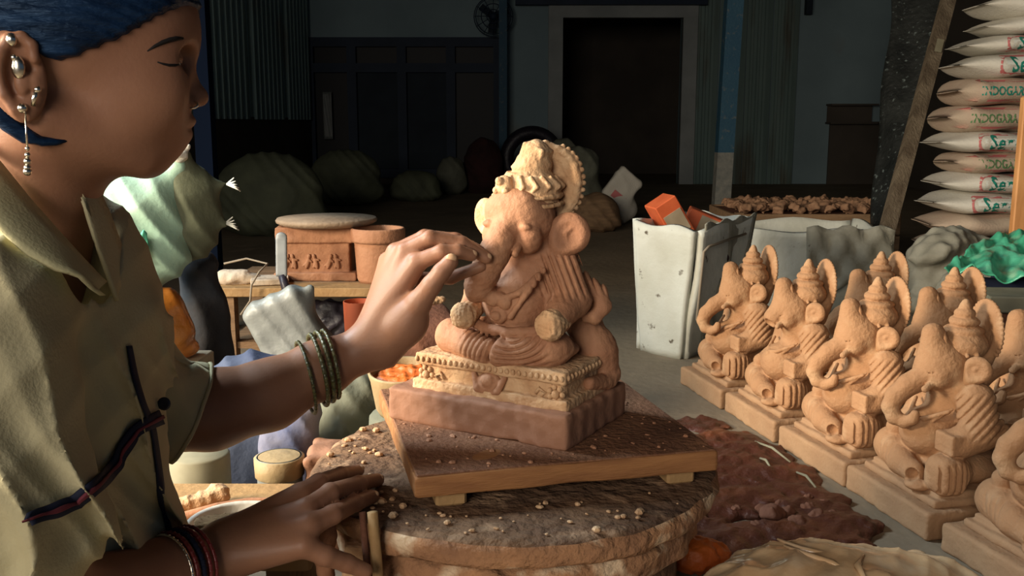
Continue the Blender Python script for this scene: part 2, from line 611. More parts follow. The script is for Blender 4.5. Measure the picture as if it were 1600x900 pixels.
M['eye'] = mat('eyeball', (.16, .12, .10), None, 8, .25, spec=.5)
# ================================================================== the setting
BACK = 11.0


def slab(name, lo, hi, m, parent=None):
    lo, hi = np.array(lo, float), np.array(hi, float)
    o = ob(name, MB().box((lo + hi) / 2, hi - lo), m, parent, smooth=False)
    return o


def st(o):
    return tag(o, kind='structure')


st(slab('floor', (-6, -3, -.1), (6, BACK + 3, 0), M['floor']))
st(slab('ceiling', (-6, -3, 3.3), (6, BACK + .2, 3.4), M['ceiling']))

# back wall: plaster pieces left around the window and the doorway
zt = lambda py, y=BACK: at(800, py, y)[2]
xt = lambda px, y=BACK: at(px, 190, y)[0]
wb = root('wall_back', None, None)
st(wb)
dx0, dx1, dz1 = xt(878), xt(1062), zt(27)
wx0, wx1, wz0, wz1 = xt(487), xt(778), .12, zt(66)
T = .12
slab('plaster', (-6, BACK, 0), (wx0, BACK + T, 3.3), M['wall_plain'], wb)
slab('plaster', (wx0, BACK, wz1), (wx1, BACK + T, 3.3), M['wall_plain'], wb)
slab('plaster', (wx0, BACK, 0), (wx1, BACK + T, wz0), M['wall_brown'], wb)
slab('plaster', (wx1, BACK, 0), (dx0, BACK + T, 3.3), M['wall_plain'], wb)
slab('plaster', (dx0, BACK, dz1), (dx1, BACK + T, 3.3), M['wall_plain'], wb)
slab('plaster', (dx1, BACK, 0), (6, BACK + T, 3.3), M['wall_plain'], wb)


def corrugated(name, p0, p1, z0, z1, pitch, depth, m, parent):
    """ribbed metal sheet standing between two floor points"""
    p0, p1 = np.array(p0, float), np.array(p1, float)
    L = np.linalg.norm(p1 - p0)
    t = (p1 - p0) / L
    nrm = np.array([t[1], -t[0]])
    k = int(L / pitch)
    row = []
    for i in range(k):
        for a, dd in ((0, 0), (.5, 0), (.6, 1), (.9, 1)):
            s = (i + a) * pitch
            q = p0 + t * s + nrm * depth * dd
            row.append(q)
    row.append(p1)
    g = [[(q[0], q[1], z) for q in row] for z in (z0, z1)]
    return ob(name, MB().sheet(g, .004), m, parent, smooth=False)


# ribbed sheets right of the doorway, on the back wall
sx = [xt(1078), xt(1118), xt(1160), xt(1200), xt(1240)]
for i in range(4):
    corrugated('ribbed_sheet', (sx[i] + .01, BACK - .02 - .006 * (i % 2)), (sx[i + 1], BACK - .02 - .006 * (i % 2)), 0, 3.3, .075, .02, M['wall_green'], wb)
# plain recess right of them with a brown lower half
slab('lower_panel', (xt(1296), BACK - .03, 0), (xt(1420), BACK - .002, zt(190)), M['wall_brown'], wb)

# left wall: opening beside the worker, then dark lower half and pale ribbed sheets above
LX = xt(488)
wl = root('wall_left', None, None)
st(wl)
slab('lower_wall', (LX - .15, 4.6, 0), (LX, BACK, .74), M['wall_brown'], wl)
ys = np.linspace(4.6, BACK, 6)
for i in range(5):
    corrugated('ribbed_sheet', (LX - .01, ys[i] + .01), (LX - .01, ys[i + 1]), .72, 3.3, .16, .03, M['wall_sheet'], wl)
slab('corner_pillar', (LX - .25, 4.3, 0), (LX, 4.6, 3.3), M['wall_brown'], wl)
wr = root('wall_right', None, None)
st(wr)
slab('plaster', (4.3, 2.2, 0), (4.42, BACK, 3.3), M['wall_brown'], wr)

# doorway: black room behind, grey frame
d1 = root('door_1', None, None, ((dx0 + dx1) / 2, BACK, 0))
st(d1)
fw = .16
g = MB().box(((dx0 - fw / 2), BACK - .02, dz1 / 2), (fw, .1, dz1))
ob('jamb', g, M['frame_grey'], d1, True, False)
g = MB().box(((dx1 + fw / 2), BACK - .02, dz1 / 2), (fw, .1, dz1))
ob('jamb', g, M['frame_grey'], d1, True, False)
g = MB().box(((dx0 + dx1) / 2, BACK - .02, dz1 + .07), (dx1 - dx0 + 2 * fw, .11, .16))
ob('lintel', g, M['frame_grey'], d1, True, False)
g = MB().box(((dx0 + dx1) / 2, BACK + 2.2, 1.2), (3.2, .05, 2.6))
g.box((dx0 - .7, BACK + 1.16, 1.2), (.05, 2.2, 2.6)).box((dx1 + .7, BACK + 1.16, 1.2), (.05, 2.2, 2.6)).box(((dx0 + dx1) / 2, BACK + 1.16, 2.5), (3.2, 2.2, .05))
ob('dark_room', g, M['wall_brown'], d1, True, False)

# dark blue window with four bays
w1 = root('window_1', None, None, ((wx0 + wx1) / 2, BACK, 0))
st(w1)
g = MB()
W_ = wx1 - wx0
for k in range(5):
    g.box((wx0 + W_ * (0, .225, .49, .75, 1)[k], BACK - .01, (wz0 + wz1) / 2), (.10, .09, wz1 - wz0))
for z in (wz0, wz1 - .28, wz1):
    g.box(((wx0 + wx1) / 2, BACK - .012, z), (W_ + .1, .09, .10))
ob('window_frame', g, M['window_blue'], w1, True, False)
for k in range(4):
    a, b = (0, .225, .49, .75, 1)[k:k + 2]
    for z0, z1 in ((wz0, wz1 - .28), (wz1 - .28, wz1)):
        g = MB().box((wx0 + W_ * (a + b) / 2, BACK + .05, (z0 + z1) / 2), (W_ * (b - a) - .06, .02, z1 - z0 - .06))
        ob('pane', g, M['shutter'] if (k in (1, 2) and z0 == wz0) else M['glass_dark'], w1, True, False)

# beam above the doorway
t1 = ob('trim_1', MB().box((xt(950), BACK - .12, zt(4)), (xt(1090) - xt(800), .1, .08)), M['window_blue'], smooth=False)
st(t1)


def post(name, px0, px1, top_y, bot_y, y, label, w, mats, split=None):
    """square steel post, two paints"""
    b = at(px1, bot_y, y)
    t = at(px0, top_y, y)
    d = (t - b) / (t[2] - b[2])
    base = b + d * (0 - b[2])
    tip = b + d * (3.3 - b[2])
    r = root(name, label, 'post', base)
    f = 0 if split is None else split
    segs = [(0, f, mats[1], 'bare_shaft'), (f, 3.3, mats[0], 'painted_shaft')] if split else [(0, 3.3, mats[0], 'shaft')]
    for z0, z1, m, n in segs:
        g = MB()
        c = [base + d * z0, base + d * z1]
        vs = []
        for q in c:
            vs += [q + np.array(o) * w / 2 for o in ((-1, -1, 0), (1, -1, 0), (1, 1, 0), (-1, 1, 0))]
        g.add(vs, [(3, 2, 1, 0), (4, 5, 6, 7), (0, 1, 5, 4), (1, 2, 6, 5), (2, 3, 7, 6), (3, 0, 4, 7)])
        ob(n, g, m, r, True, False)
    g = MB().box(base + np.array([0, 0, .01]), (w * 2, w * 2, .02))
    ob('foot_plate', g, mats[1], r, True, False)
    return r


post('steel_post', 1147, 1124, 0, 355, 6.4, 'blue painted steel post with a bare grey lower end, by the foam bins', .105,
     (M['pole'], M['pole_bare']), split=.50)
post('steel_post', 786, 786, 0, 320, 10.6, 'thin dark blue post between the window and the doorway', .085, (M['pole'], M['window_blue']))

# round wall fan in front of the window wall
f = at(771, 26, 10.75)
r = root('wall_fan', 'round dark wire fan mounted high beside the thin blue post', 'fan', f)
g = MB()
for rad in (.07, .13, .19, .21):
    g.tube([(rad * math.cos(a), -.05 if rad < .2 else 0, rad * math.sin(a)) for a in np.linspace(0, 2 * math.pi, 25)[:-1]], .006, 5, closed=True)
for a in np.linspace(0, 2 * math.pi, 13)[:-1]:
    g.tube([(.03 * math.cos(a), -.06, .03 * math.sin(a)), (.2 * math.cos(a), -.04, .2 * math.sin(a)), (.2 * math.cos(a), .04, .2 * math.sin(a))], .004, 4)
ob('guard', g, M['window_blue'], r)
for k in range(3):
    a = k * 2.09 + .4
    g = MB().box((.1 * math.cos(a), 0, .1 * math.sin(a)), (.15, .006, .08), ry(-math.degrees(a)) @ rx(20))
    ob('blade', g, M['shutter'], r, smooth=False)
ob('motor', MB().lathe([(.03, -.03), (.045, -.01), (.045, .05), (.03, .09)], 16, R=rx(90)), M['window_blue'], r)
ob('bracket', MB().box((0, .15, 0), (.04, .2, .04)), M['window_blue'], r, smooth=False)
# ================================================================== clay idols
def arc(c, r, a0, a1, n, plane='xz', y=0.0, rad=.003, sq=1.0):
    """points on an arc for chains, angles in degrees"""
    out = []
    for i in range(n):
        a = math.radians(a0 + (a1 - a0) * i / (n - 1))
        u, w = r * math.cos(a), r * sq * math.sin(a)
        out.append((c[0] + u, c[1] + y, c[2] + w, rad) if plane == 'xz' else (c[0] + u, c[1] + w, c[2] + y, rad))
    return out


def shift(P, o):
    o = np.asarray(o, float)
    out = []
    for q in P:
        for p in (q if isinstance(q, list) else [q]):
            out.append(('c', p[1] + o, p[2] + o) + p[3:] if p[0] == 'c' else (p[0], p[1] + o) + p[2:])
    return out


def ear_geo(c, rx_, rz_, th, side, R=None, h=.0018):
    """fan-shaped elephant ear with a raised rim and a hollow"""
    R0 = np.eye(3) if R is None else R
    L = lambda p: np.asarray(c) + R0 @ np.asarray(p, float)
    P = [E(L((side * rx_ * .10, 0, rz_ * .22)), (rx_ * .92, th, rz_ * .74), .006, R0),
         C(L((0, 0, rz_ * .1)), L((-side * rx_ * .40, 0, -rz_ * .78)), th * 1.5, th * .7, .022),
         E(L((side * rx_ * .16, -th * 1.62, rz_ * .22)), (rx_ * .74, th * .95, rz_ * .60), .005, R0, -1),
         CH([tuple(L((side * rx_ * .2, -th * .55, rz_ * .5))) + (.0024,), tuple(L((-side * rx_ * .05, -th * .7, rz_ * .2))) + (.0028,), tuple(L((side * rx_ * .12, -th * .6, -rz_ * .12))) + (.002,)], .003)]
    return sculpt(P, h)


# ---------------------------------------------------------------- the idol being finished on the wheel
IDOL_Z = .285
ia = root('clay_idol', 'large damp clay elephant-headed idol on thick base slab, on the wooden turning board', 'statue', (-.006, 1.32, IDOL_Z), -30)
# base slab and carved pedestal
ob('base_slab', sculpt([B((0, 0, .0235), (.1415, .095, .0235), .004)], .003, noise=[(.0007, .03, 3), (.0008, .11, 4)]), M['clay_slab'], ia)
P = [B((.010, .004, .052), (.122, .080, .008), .003, .002),
     B((.010, .004, .068), (.112, .071, .014), .004, .003),
     B((.010, .004, .0885), (.118, .077, .0085), .003, .002),
     # sagging cloth end behind on the right
     C((.085, .05, .15), (.112, .058, .098), .026, .026, .02), C((.112, .058, .098), (.128, .066, .066), .026, .016, .015),
     C((.128, .0, .066), (.131, .055, .058), .009, .012, .008)]
ob('cloth_end', sculpt(P[3:], .002, noise=[(.0006, .02, 5)]), M['clay_wet'], ia)
ob('pedestal', sculpt(P[:3], .002, noise=[(.0006, .02, 5)]), M['clay_dusty'], ia)
g = MB()
for i in range(26):                                   # bead course along the upper moulding
    g.ball((-.104 + i * .0091, -.0735, .0885), (.0034, .003, .0042), 7, 5)
for i in range(14):
    g.ball((.128, -.064 + i * .0105, .0885), (.003, .0036, .0042), 7, 5)
for cx in (-.092, .112):                              # scroll rosettes at the corners
    for a in range(7):
        g.ball((cx + .0095 * math.cos(a * .9), -.068, .066 + .0095 * math.sin(a * .9)), (.0042, .0042, .0042), 7, 5)
    g.ball((cx, -.069, .066), .0062, 8, 6)
    g.tube([(cx - .03 * (1 if cx > 0 else -1), -.068, .063), (cx - .024 * (1 if cx > 0 else -1), -.069, .071), (cx - .016 * (1 if cx > 0 else -1), -.069, .066), (cx - .022 * (1 if cx > 0 else -1), -.069, .061)], .0026, 6)
ob('relief_beads', g, M['clay_dusty'], ia)
P = [E((.012, -.068, .067), (.019, .010, .016), .004), E((.012, -.076, .072), (.010, .006, .008), .003)]
P += [CH([(-.012, -.07, .078, .004), (-.004, -.075, .06, .005), (.006, -.072, .054, .003)], .003), CH([(.036, -.07, .078, .004), (.028, -.075, .06, .005), (.018, -.072, .054, .003)], .003)]
ob('medallion', sculpt(P, .0016), M['clay_wet'], ia)

# body
HX = -.014                                            # the head leans to his right
P = [
    # crossed legs under the cloth
    E((.012, -.012, .112), (.102, .055, .018), .012),
    C((.0, .0, .120), (-.074, -.026, .117), .026, .024, .012), C((.03, .0, .120), (.088, -.030, .118), .026, .025, .012),
    C((-.072, -.034, .115), (.004, -.066, .112), .0235, .0185, .006), C((.086, -.036, .116), (.026, -.066, .112), .0250, .0200, .004),
    # belly, chest, shoulders
    E((.024, -.008, .172), (.052, .046, .048), .012), E((.028, .006, .215), (.054, .036, .038), .02),
    E((.026, -.036, .166), (.036, .022, .034), .012),
    # his left arm (viewer's right) with its draped shoulder
    C((.078, .008, .226), (.097, .002, .180), .028, .029, .010), C((.098, .0, .180), (.100, -.044, .160), .026, .020, .006),
    # his right arm (viewer's left)
    C((-.024, .006, .220), (-.046, .0, .180), .025, .022, .012), C((-.046, .0, .180), (-.034, -.045, .158), .019, .016, .006),
    # rear hand curling out behind the elbow
    CH([(.100, .03, .200, .015), (.120, .036, .186, .013), (.131, .032, .168, .011), (.124, .022, .153, .009), (.112, .020, .152, .007)], .005),
    # neck and head
    E((.034, .006, .245), (.043, .034, .03), .014),
    E((.042 + HX, -.012, .286), (.048, .040, .044), .010), E((.040 + HX, -.032, .298), (.040, .022, .030), .010),
    E((.066 + HX, -.036, .264), (.020, .017, .022), .006), E((.016 + HX, -.040, .264), (.017, .014, .020), .006),
    # trunk down to the belly, turned to his right
    CH([(.040 + HX, -.040, .276, .022), (.037 + HX, -.058, .258, .0210), (.031 + HX, -.070, .240, .0205), (.021 + HX, -.073, .218, .0195), (.010 + HX, -.070, .200, .019), (.004 + HX, -.064, .192, .017)], .006),
    CH([(.002, -.064, .190, .013), (.014, -.060, .182, .010), (.024, -.060, .184, .007)], .004),
    # tusk stubs
    C((.060 + HX, -.052, .254), (.064 + HX, -.066, .245), .0060, .0050, .001), C((.016 + HX, -.058, .255), (.012 + HX, -.070, .248), .0055, .0045, .001),
    # eye mounds
    E((.068 + HX, -.048, .279), (.010, .006, .0048), .003), E((.014 + HX, -.050, .281), (.009, .006, .0048), .003),
    # necklace, navel ornament, thread
    CH([(.000, -.040, .205, .0042), (.012, -.052, .190, .0048), (.030, -.060, .184, .0048), (.050, -.054, .192, .0048), (.066, -.034, .214, .004)], .0015),
    E((.030, -.060, .178), (.010, .007, .010), .001), E((.020, -.058, .160), (.014, .008, .012), .001), E((.020, -.066, .160), (.007, .004, .006), .001),
    CH([(.074, -.030, .222, .0035), (.058, -.052, .190, .004), (.040, -.062, .160, .004)], .0015), 
    # waist band
    CH([(-.030, -.042, .142, .007), (.0, -.056, .138, .008), (.035, -.060, .137, .008), (.068, -.048, .141, .007)], .002),
]


def folds(d, X, Y, Z):
    """cloth folds of the dhoti and the shoulder drape"""
    f32 = np.float32
    sm = lambda v, a, b: np.clip((v - f32(a)) / f32(b - a), 0, 1)
    front = sm(-Y, .03, .050) * sm(.138 - Z, 0, .010) * sm(Z, .096, .102)
    # rings round the near knee
    q = np.sqrt(((X - f32(.046)) / f32(1.5)) ** 2 + (Z - f32(.136)) ** 2)
    s1 = np.clip(np.sin(q * f32(2 * math.pi / .0076)), 0, 1)
    d = d + f32(.0042) * s1 * front * sm(X, .024, .034) * sm(.100 - X, 0, .02)
    # slanted pleats on the far shin
    q = X * f32(1.0) + (Z - f32(.12)) * f32(-.42)
    s2 = np.clip(np.sin(q * f32(2 * math.pi / .0095)), 0, 1)
    d = d + f32(.0042) * s2 * front * sm(.014 - X, 0, .006) * sm(X + f32(.040), 0, .02)
    # one deep fold between the legs
    d = d + f32(.007) * np.exp(-((X - f32(.019) - (Z - f32(.12)) * f32(.25)) / f32(.0035)) ** 2) * front
    # shoulder drape
    q = (X - f32(.07)) * f32(.80) - (Z - f32(.22)) * f32(-.35) + Y * f32(.45)
    s3 = np.clip(np.sin(q * f32(2 * math.pi / .0085)), 0, 1)
    d = d + f32(.0036) * s3 * sm(X, .060, .070) * sm(Z, .180, .196) * sm(.246 - Z, 0, .01)
    # trunk rings
    q = Z + Y * f32(.25)
    d = d + f32(.0008) * np.clip(np.sin(q * f32(2 * math.pi / .013)), 0, 1) * sm(-Y, .062, .075) * sm(Z, .2, .215) * sm(.262 - Z, 0, .01)
    return d


gr = [CH([(.044 + HX, -.058, .249, .002), (.050 + HX, -.062, .246, .003), (.058 + HX, -.050, .240, .003), (.058 + HX, -.042, .238, .002)], .002, -1),
      CH([(.076 + HX, -.055, .278, .0012), (.068 + HX, -.057, .2755, .0014), (.060 + HX, -.056, .278, .0012)], .001, -1)]
ob('body', sculpt(P + gr, .0014, noise=[(.0003, .016, 8), (.0004, .05, 9)], post=folds), M['clay_wet'], ia)
ob('ear', ear_geo((.092, -.002, .262), .030, .037, .010, 1, rz(14) @ ry(14)), M['clay_wet'], ia)
ob('ear', ear_geo((-.030, -.004, .280), .022, .032, .009, -1, rz(-24) @ ry(-12)), M['clay_dusty'], ia)
for hx, hr_ in ((.101, .0205), (-.032, .0185)):         # blunt hands still without fingers
    ob('hand_stub', sculpt([C((hx, -.042, .159), (hx - .001, -.062, .155), hr_ * .85, hr_, .004), B((hx, -.094, .153), (.04, .016, .04), .002, .004, rz(-12), -1)], .0014, noise=[(.0006, .008, 3), (.0005, .02, 5)]), M['clay_dusty'], ia)
# crown: brow band, ribbed dome with ornament, stepped cone with a broken tip
P = [E((.044, .002, .314), (.047, .042, .016), .005), E((.046, .004, .328), (.044, .039, .026), .006),
     C((.046, .004, .34), (.052, .006, .358), .031, .024, .005), C((.052, .006, .362), (.055, .006, .374), .024, .018, .003),
     B((.056, .006, .374), (.017, .016, .010), .003, .003, ry(20)),
     B((.078, .000, .394), (.020, .030, .012), .002, .003, ry(40), -1)]
for zz, r_ in ((.306, .048), (.317, .0475)):
    P.append(CH([(.044 + r_ * math.cos(t), .002 + r_ * .88 * math.sin(t), zz + .003 * math.sin(t), .0030) for t in np.linspace(0, 2 * math.pi, 20)], .0008))
P.append(CH([(.050 + .031 * math.cos(t), .004 + .031 * math.sin(t), .351, .0036) for t in np.linspace(0, 2 * math.pi, 16)], .001, -1))
P.append(CH([(.044 + .046 * math.cos(t), .002 + .041 * math.sin(t), .3115, .0022) for t in np.linspace(0, 2 * math.pi, 18)], .001, -1))
P += [E((.030, -.036, .330), (.013, .009, .015), .001), E((.027, -.044, .337), (.006, .005, .006), .0006), E((.036, -.043, .324), (.005, .005, .005), .0006), E((.020, -.041, .325), (.005, .005, .005), .0006)]
for k in range(6):
    a = k * .42 - .3
    P.append(CH([(.046 + .040 * math.sin(a), .004 - .038 * math.cos(a), .322, .0026), (.048 + .044 * math.sin(a + .12), .004 - .041 * math.cos(a + .12), .330, .0032), (.048 + .036 * math.sin(a - .05), .004 - .034 * math.cos(a - .05), .342, .003)], .0006))
P = shift(P, (HX, 0, 0))
ob('crown', sculpt(P, .0014, noise=[(.0003, .013, 2)]), M['clay_dusty'], ia)
# halo plate behind the crown
P = [E((.052, .030, .333), (.044, .012, .052), .004, rz(10)), E((.050, .017, .333), (.032, .010, .040), .002, rz(10), -1)]
P.append(CH([(.052 + .039 * math.cos(t), .026 + .006 * math.cos(t), .333 + .047 * math.sin(t), .0055) for t in np.linspace(0, 2 * math.pi, 26)], .002))
for t in np.linspace(-1.2, 1.2, 15):
    P.append(E((.052 + .045 * math.cos(t), .030 + .008 * math.cos(t), .333 + .053 * math.sin(t)), .0036, .001))
P.append(C((.054, .030, .372), (.046, .024, .384), .011, .007, .004))
ob('halo_plate', sculpt(P, .0015, noise=[(.0003, .014, 6)]), M['clay_dusty'], ia)


# ---------------------------------------------------------------- the drying idols
def idol_parts(r, trunk=True):
    """seated idol, one shin hanging, front is -y"""
    hw = .124
    ob('base_slab', sculpt([B((0, 0, .025), (hw, .118, .025), .004)], .0045, noise=[(.0006, .05, 3)]), M['slab_dry'], r)
    ob('pedestal', sculpt([B((.002, .004, .056), (.106, .100, .008), .006, .002), B((.002, .008, .066), (.098, .09, .008), .005, .003)], .003, noise=[(.0006, .05, 4)]), M['slab_dry'], r)
    P = [
        # folded right leg, foot stub turned to the front
        C((-.01, .0, .10), (-.078, -.048, .098), .038, .034, .014), C((-.078, -.052, .100), (-.012, -.078, .092), .033, .025, .01), C((-.012, -.078, .092), (.034, -.086, .090), .023, .019, .006),
        # left leg, knee to the side and shin standing
        C((.03, .0, .100), (.078, -.046, .100), .036, .033, .010), B((.085, -.060, .100), (.031, .030, .034), .022, .006), E((.050, -.090, .073), (.024, .020, .010), .004),
        E((.0, .02, .095), (.095, .075, .034), .012),
        # belly and chest
        E((-.004, -.028, .150), (.052, .056, .046), .008), E((.002, .008, .202), (.054, .042, .042), .016),
        # left arm under pleated cloth, blunt hand stub
        C((.058, .008, .220), (.084, .002, .176), .034, .034, .010), C((.084, .002, .172), (.078, -.036, .152), .032, .027, .006), C((.09, .03, .178), (.116, .038, .156), .019, .021, .004),
        B((.078, -.047, .155), (.024, .018, .018), .004, .002),
        C((.118, .038, .158), (.138, .046, .168), .010, .007, .003),
        # right arm
        C((-.058, .008, .215), (-.078, .0, .165), .030, .026, .014), C((-.078, .0, .165), (-.070, -.045, .140), .022, .019, .008), E((-.068, -.055, .138), (.018, .017, .018), .003),
        # neck and tall forehead
        E((.004, -.002, .236), (.044, .038, .03), .014),
        E((.004, -.018, .272), (.044, .044, .048), .012), C((.004, -.036, .285), (.003, -.044, .330), .032, .020, .014),
        E((.026, -.042, .258), (.020, .018, .020), .010), E((-.018, -.042, .258), (.020, .018, .020), .010),
        # brow ornament and necklace
        CH([(-.045, -.034, .200, .004), (-.02, -.062, .182, .004), (.0, -.070, .178, .004), (.022, -.064, .182, .004), (.048, -.036, .200, .004)], .002),
        E((.0, -.074, .172), (.008, .006, .008), .002),
        CH([(.050, -.030, .205, .003), (.02, -.066, .165, .003), (-.02, -.074, .140, .003)], .002),
    ]
    if trunk:
        P += [E((.004, -.046, .264), (.031, .022, .032), .010), CH([(.004, -.056, .254, .0225), (-.004, -.082, .238, .0195), (-.011, -.101, .217, .0175), (-.013, -.108, .196, .0155), (-.007, -.104, .180, .0135), (.008, -.093, .174, .0115), (.021, -.086, .182, .0095), (.024, -.084, .192, .008)], .004),
              C((.026, -.058, .246), (.031, -.074, .239), .007, .006, .002)]
    else:
        P += [C((.004, -.048, .275), (.003, -.064, .258), .026, .023, .006), E((.008, -.082, .244), (.014, .014, .012), .004, None, -1), C((.026, -.062, .246), (.030, -.070, .242), .007, .006, .002)]

    def pleats(d, X, Y, Z):
        f32 = np.float32
        sm = lambda v, a, b: np.clip((v - f32(a)) / f32(b - a), 0, 1)
        # draped left shoulder
        q = X * f32(.50) + Y * f32(.55) - (Z - f32(.2)) * f32(.55)
        s_ = np.clip(np.sin(q * f32(2 * math.pi / .0105)), 0, 1)
        d = d + f32(.0042) * s_ * sm(X, .044, .058) * sm(Z, .160, .170) * sm(Y, -.036, -.024) * sm(.242 - Z, 0, .014)
        # standing shin, outer side
        s_ = np.clip(np.sin(Y * f32(2 * math.pi / .0125)), 0, 1)
        d = d + f32(.0050) * s_ * sm(X, .096, .102) * sm(.128 - Z, 0, .008) * sm(Z, .074, .078)
        # folded shin
        q = X + (Z - f32(.1)) * f32(.35)
        s_ = np.clip(np.sin(q * f32(2 * math.pi / .014)), 0, 1)
        d = d + f32(.0022) * s_ * sm(-Y, .07, .085) * sm(-X, .012, .02) * sm(X + f32(.085), 0, .02) * sm(.125 - Z, 0, .01)
        return d
    gr = [E((.046, -.099, .090), (.011, .016, .011), .002, rz(15), -1),
          CH([(.018, -.064, .268, .0012), (.026, -.062, .2655, .0014), (.034, -.058, .268, .0012)], .001, -1)]
    ob('body', sculpt(P + gr, .002, noise=[(.0004, .03, 8)], post=pleats), M['clay_dry'], r)
    ob('ear', ear_geo((.060, .004, .272), .025, .029, .009, 1, rz(28) @ ry(10), .0022), M['clay_dry'], r)
    ob('ear', ear_geo((-.052, .004, .272), .025, .029, .009, -1, rz(-28) @ ry(-10), .0022), M['clay_dry'], r)
    # stepped crown
    P = [E((.004, -.002, .312), (.046, .044, .030), .006)]
    for z, rr in ((.337, .034), (.353, .026), (.367, .018), (.378, .011)):
        P.append(E((.004, .0, z), (rr, rr, .0115), .001))
    P.append(E((.004, 0, .384), (.008, .008, .009), .002))
    for a in range(9):
        t = math.pi * (1.0 + a / 8)
        P.append(E((.004 + .045 * math.cos(t), -.004 + .044 * math.sin(t), .300), .0042, .001))
    P.append(CH([(.004 + .020 * math.cos(t), -.050, .318 + .022 * math.sin(t), .004) for t in np.linspace(-.4, 3.5, 10)], .002))
    for z in (.318, .328):
        P.append(CH([(.004 + .0455 * math.cos(t), -.002 + .0435 * math.sin(t), z, .0014) for t in np.linspace(0, 2 * math.pi, 18)], .001, -1))
    P = shift(P, (0, .016, -.002))
    ob('crown', sculpt(P, .0022, noise=[(.0004, .02, 2)]), M['clay_dry'], r)
    P = [E((.004, .046, .330), (.042, .011, .056), .004), E((.004, .034, .330), (.033, .009, .045), .002, None, -1)]
    for t in np.linspace(-.7, 3.84, 30):
        P.append(E((.004 + .042 * math.cos(t), .046, .330 + .056 * math.sin(t)), .0042, .001))
    P.append(C((.004, .042, .29), (.004, .03, .25), .022, .02, .01))
    P = shift(P, (0, .016, 0))
    ob('halo_plate', sculpt(P, .0022), M['clay_dry'], r)


ROW0 = np.array([.442, 2.517, 0])
ALONG = np.array([.2417, -.9703, 0])
INW = np.array([.9703, .2417, 0])
ROT_B = -76.0
spots = [(.125, .130, True, 'dry clay idol with curled trunk, at the row end beside the white foam bin', None),
         (.385, .132, False, 'dry clay idol whose trunk has broken off, second from the foam bin', None),
         (.650, .130, True, 'dry clay idol with curled trunk, third along the row from the foam bin', None),
         (.905, .130, True, 'dry clay idol with curled trunk, fourth along the row from the foam bin', None),
         (1.18, .130, True, 'dry clay idol at the row end beside the plastic wrapped clay', None),
         (.312, .372, True, 'shaded clay idol in the rear row, behind the idol with no trunk', None),
         (.572, .372, True, 'shaded clay idol in the rear row, below the green plastic sheet', None),
         (.832, .372, True, 'dry clay idol in the rear row, half hidden behind a fellow idol halo', None)]
proto = {}
for t_, d_, tr, lab, _ in spots:
    p = ROW0 + ALONG * t_ + INW * d_
    if tr not in proto:
        r = root('clay_idol', lab, 'statue', p, ROT_B)
        idol_parts(r, tr) if tr not in proto else None
        proto[tr] = r
    else:
        r = copy_tree(proto[tr])
        r.location = Vector(p)
    r['label'] = lab
    r['group'] = 'clay idols drying in rows'
    r.rotation_euler.z = math.radians(ROT_B + random.uniform(-1.5, 1.5))
# ================================================================== turning board and wheel
bd = root('turning_board', 'square reddish wooden board under the large idol, on two cleats', 'board', (.0275, 1.318, .2195), 14)
ob('board', sculpt([B((0, 0, .052), (.196, .196, .0135), .003)], .004, noise=[(.0007, .1, 2)]), M['wood'], bd)
ob('dirt_layer', MB().box((0, 0, .0655), (.386, .386, .0025), bev=.001), M['board_top'], bd, smooth=False)
for x in (-.150, .150):
    ob('cleat', MB().box((x, 0, .030), (.038, .37, .0195), bev=.003), M['stick'], bd, smooth=False)

wh = root('potters_wheel', 'rough round cement potter wheel with two stacked discs on a drum', 'potter wheel', (.002, 1.272, .02))


def rough_disc(R_, z0, z1, seed, amp=.0022, n=150):
    rr = np.random.RandomState(seed)
    ph = rr.uniform(0, 6.28, 40)
    am = rr.uniform(.3, 1, 40)
    prof = [(0.0, z1), (R_ * .35, z1), (R_ * .6, z1), (R_ * .78, z1), (R_ * .88, z1), (R_ * .95, z1 - .001), (R_ * .985, z1 - .005), (R_, z1 - .012), (R_, z0 + .008), (R_ * .985, z0 + .002), (R_ * .94, z0), (0.0, z0)]
    vs, fs = [], []
    for i, (r, z) in enumerate(prof):
        for k in range(n):
            a = 2 * math.pi * k / n
            e = sum(am[j] * math.sin((3 + j * 2.0) * a + ph[j] + z * (60 + 20 * j)) for j in range(14)) / 3.5
            dr = amp * e * (1.6 if r > R_ * .9 else 0)
            dz = amp * .45 * sum(am[j] * math.sin((2 + j) * a + ph[j + 12] + r * 90) for j in range(10)) / 3
            if z == z0:
                dz = 0
            q = r + dr
            vs.append((q * math.cos(a), q * math.sin(a), z + dz))
    for i in range(len(prof) - 1):
        for k in range(n):
            k2 = (k + 1) % n
            fs.append((i * n + k2, i * n + k, (i + 1) * n + k, (i + 1) * n + k2))
    return vs, fs


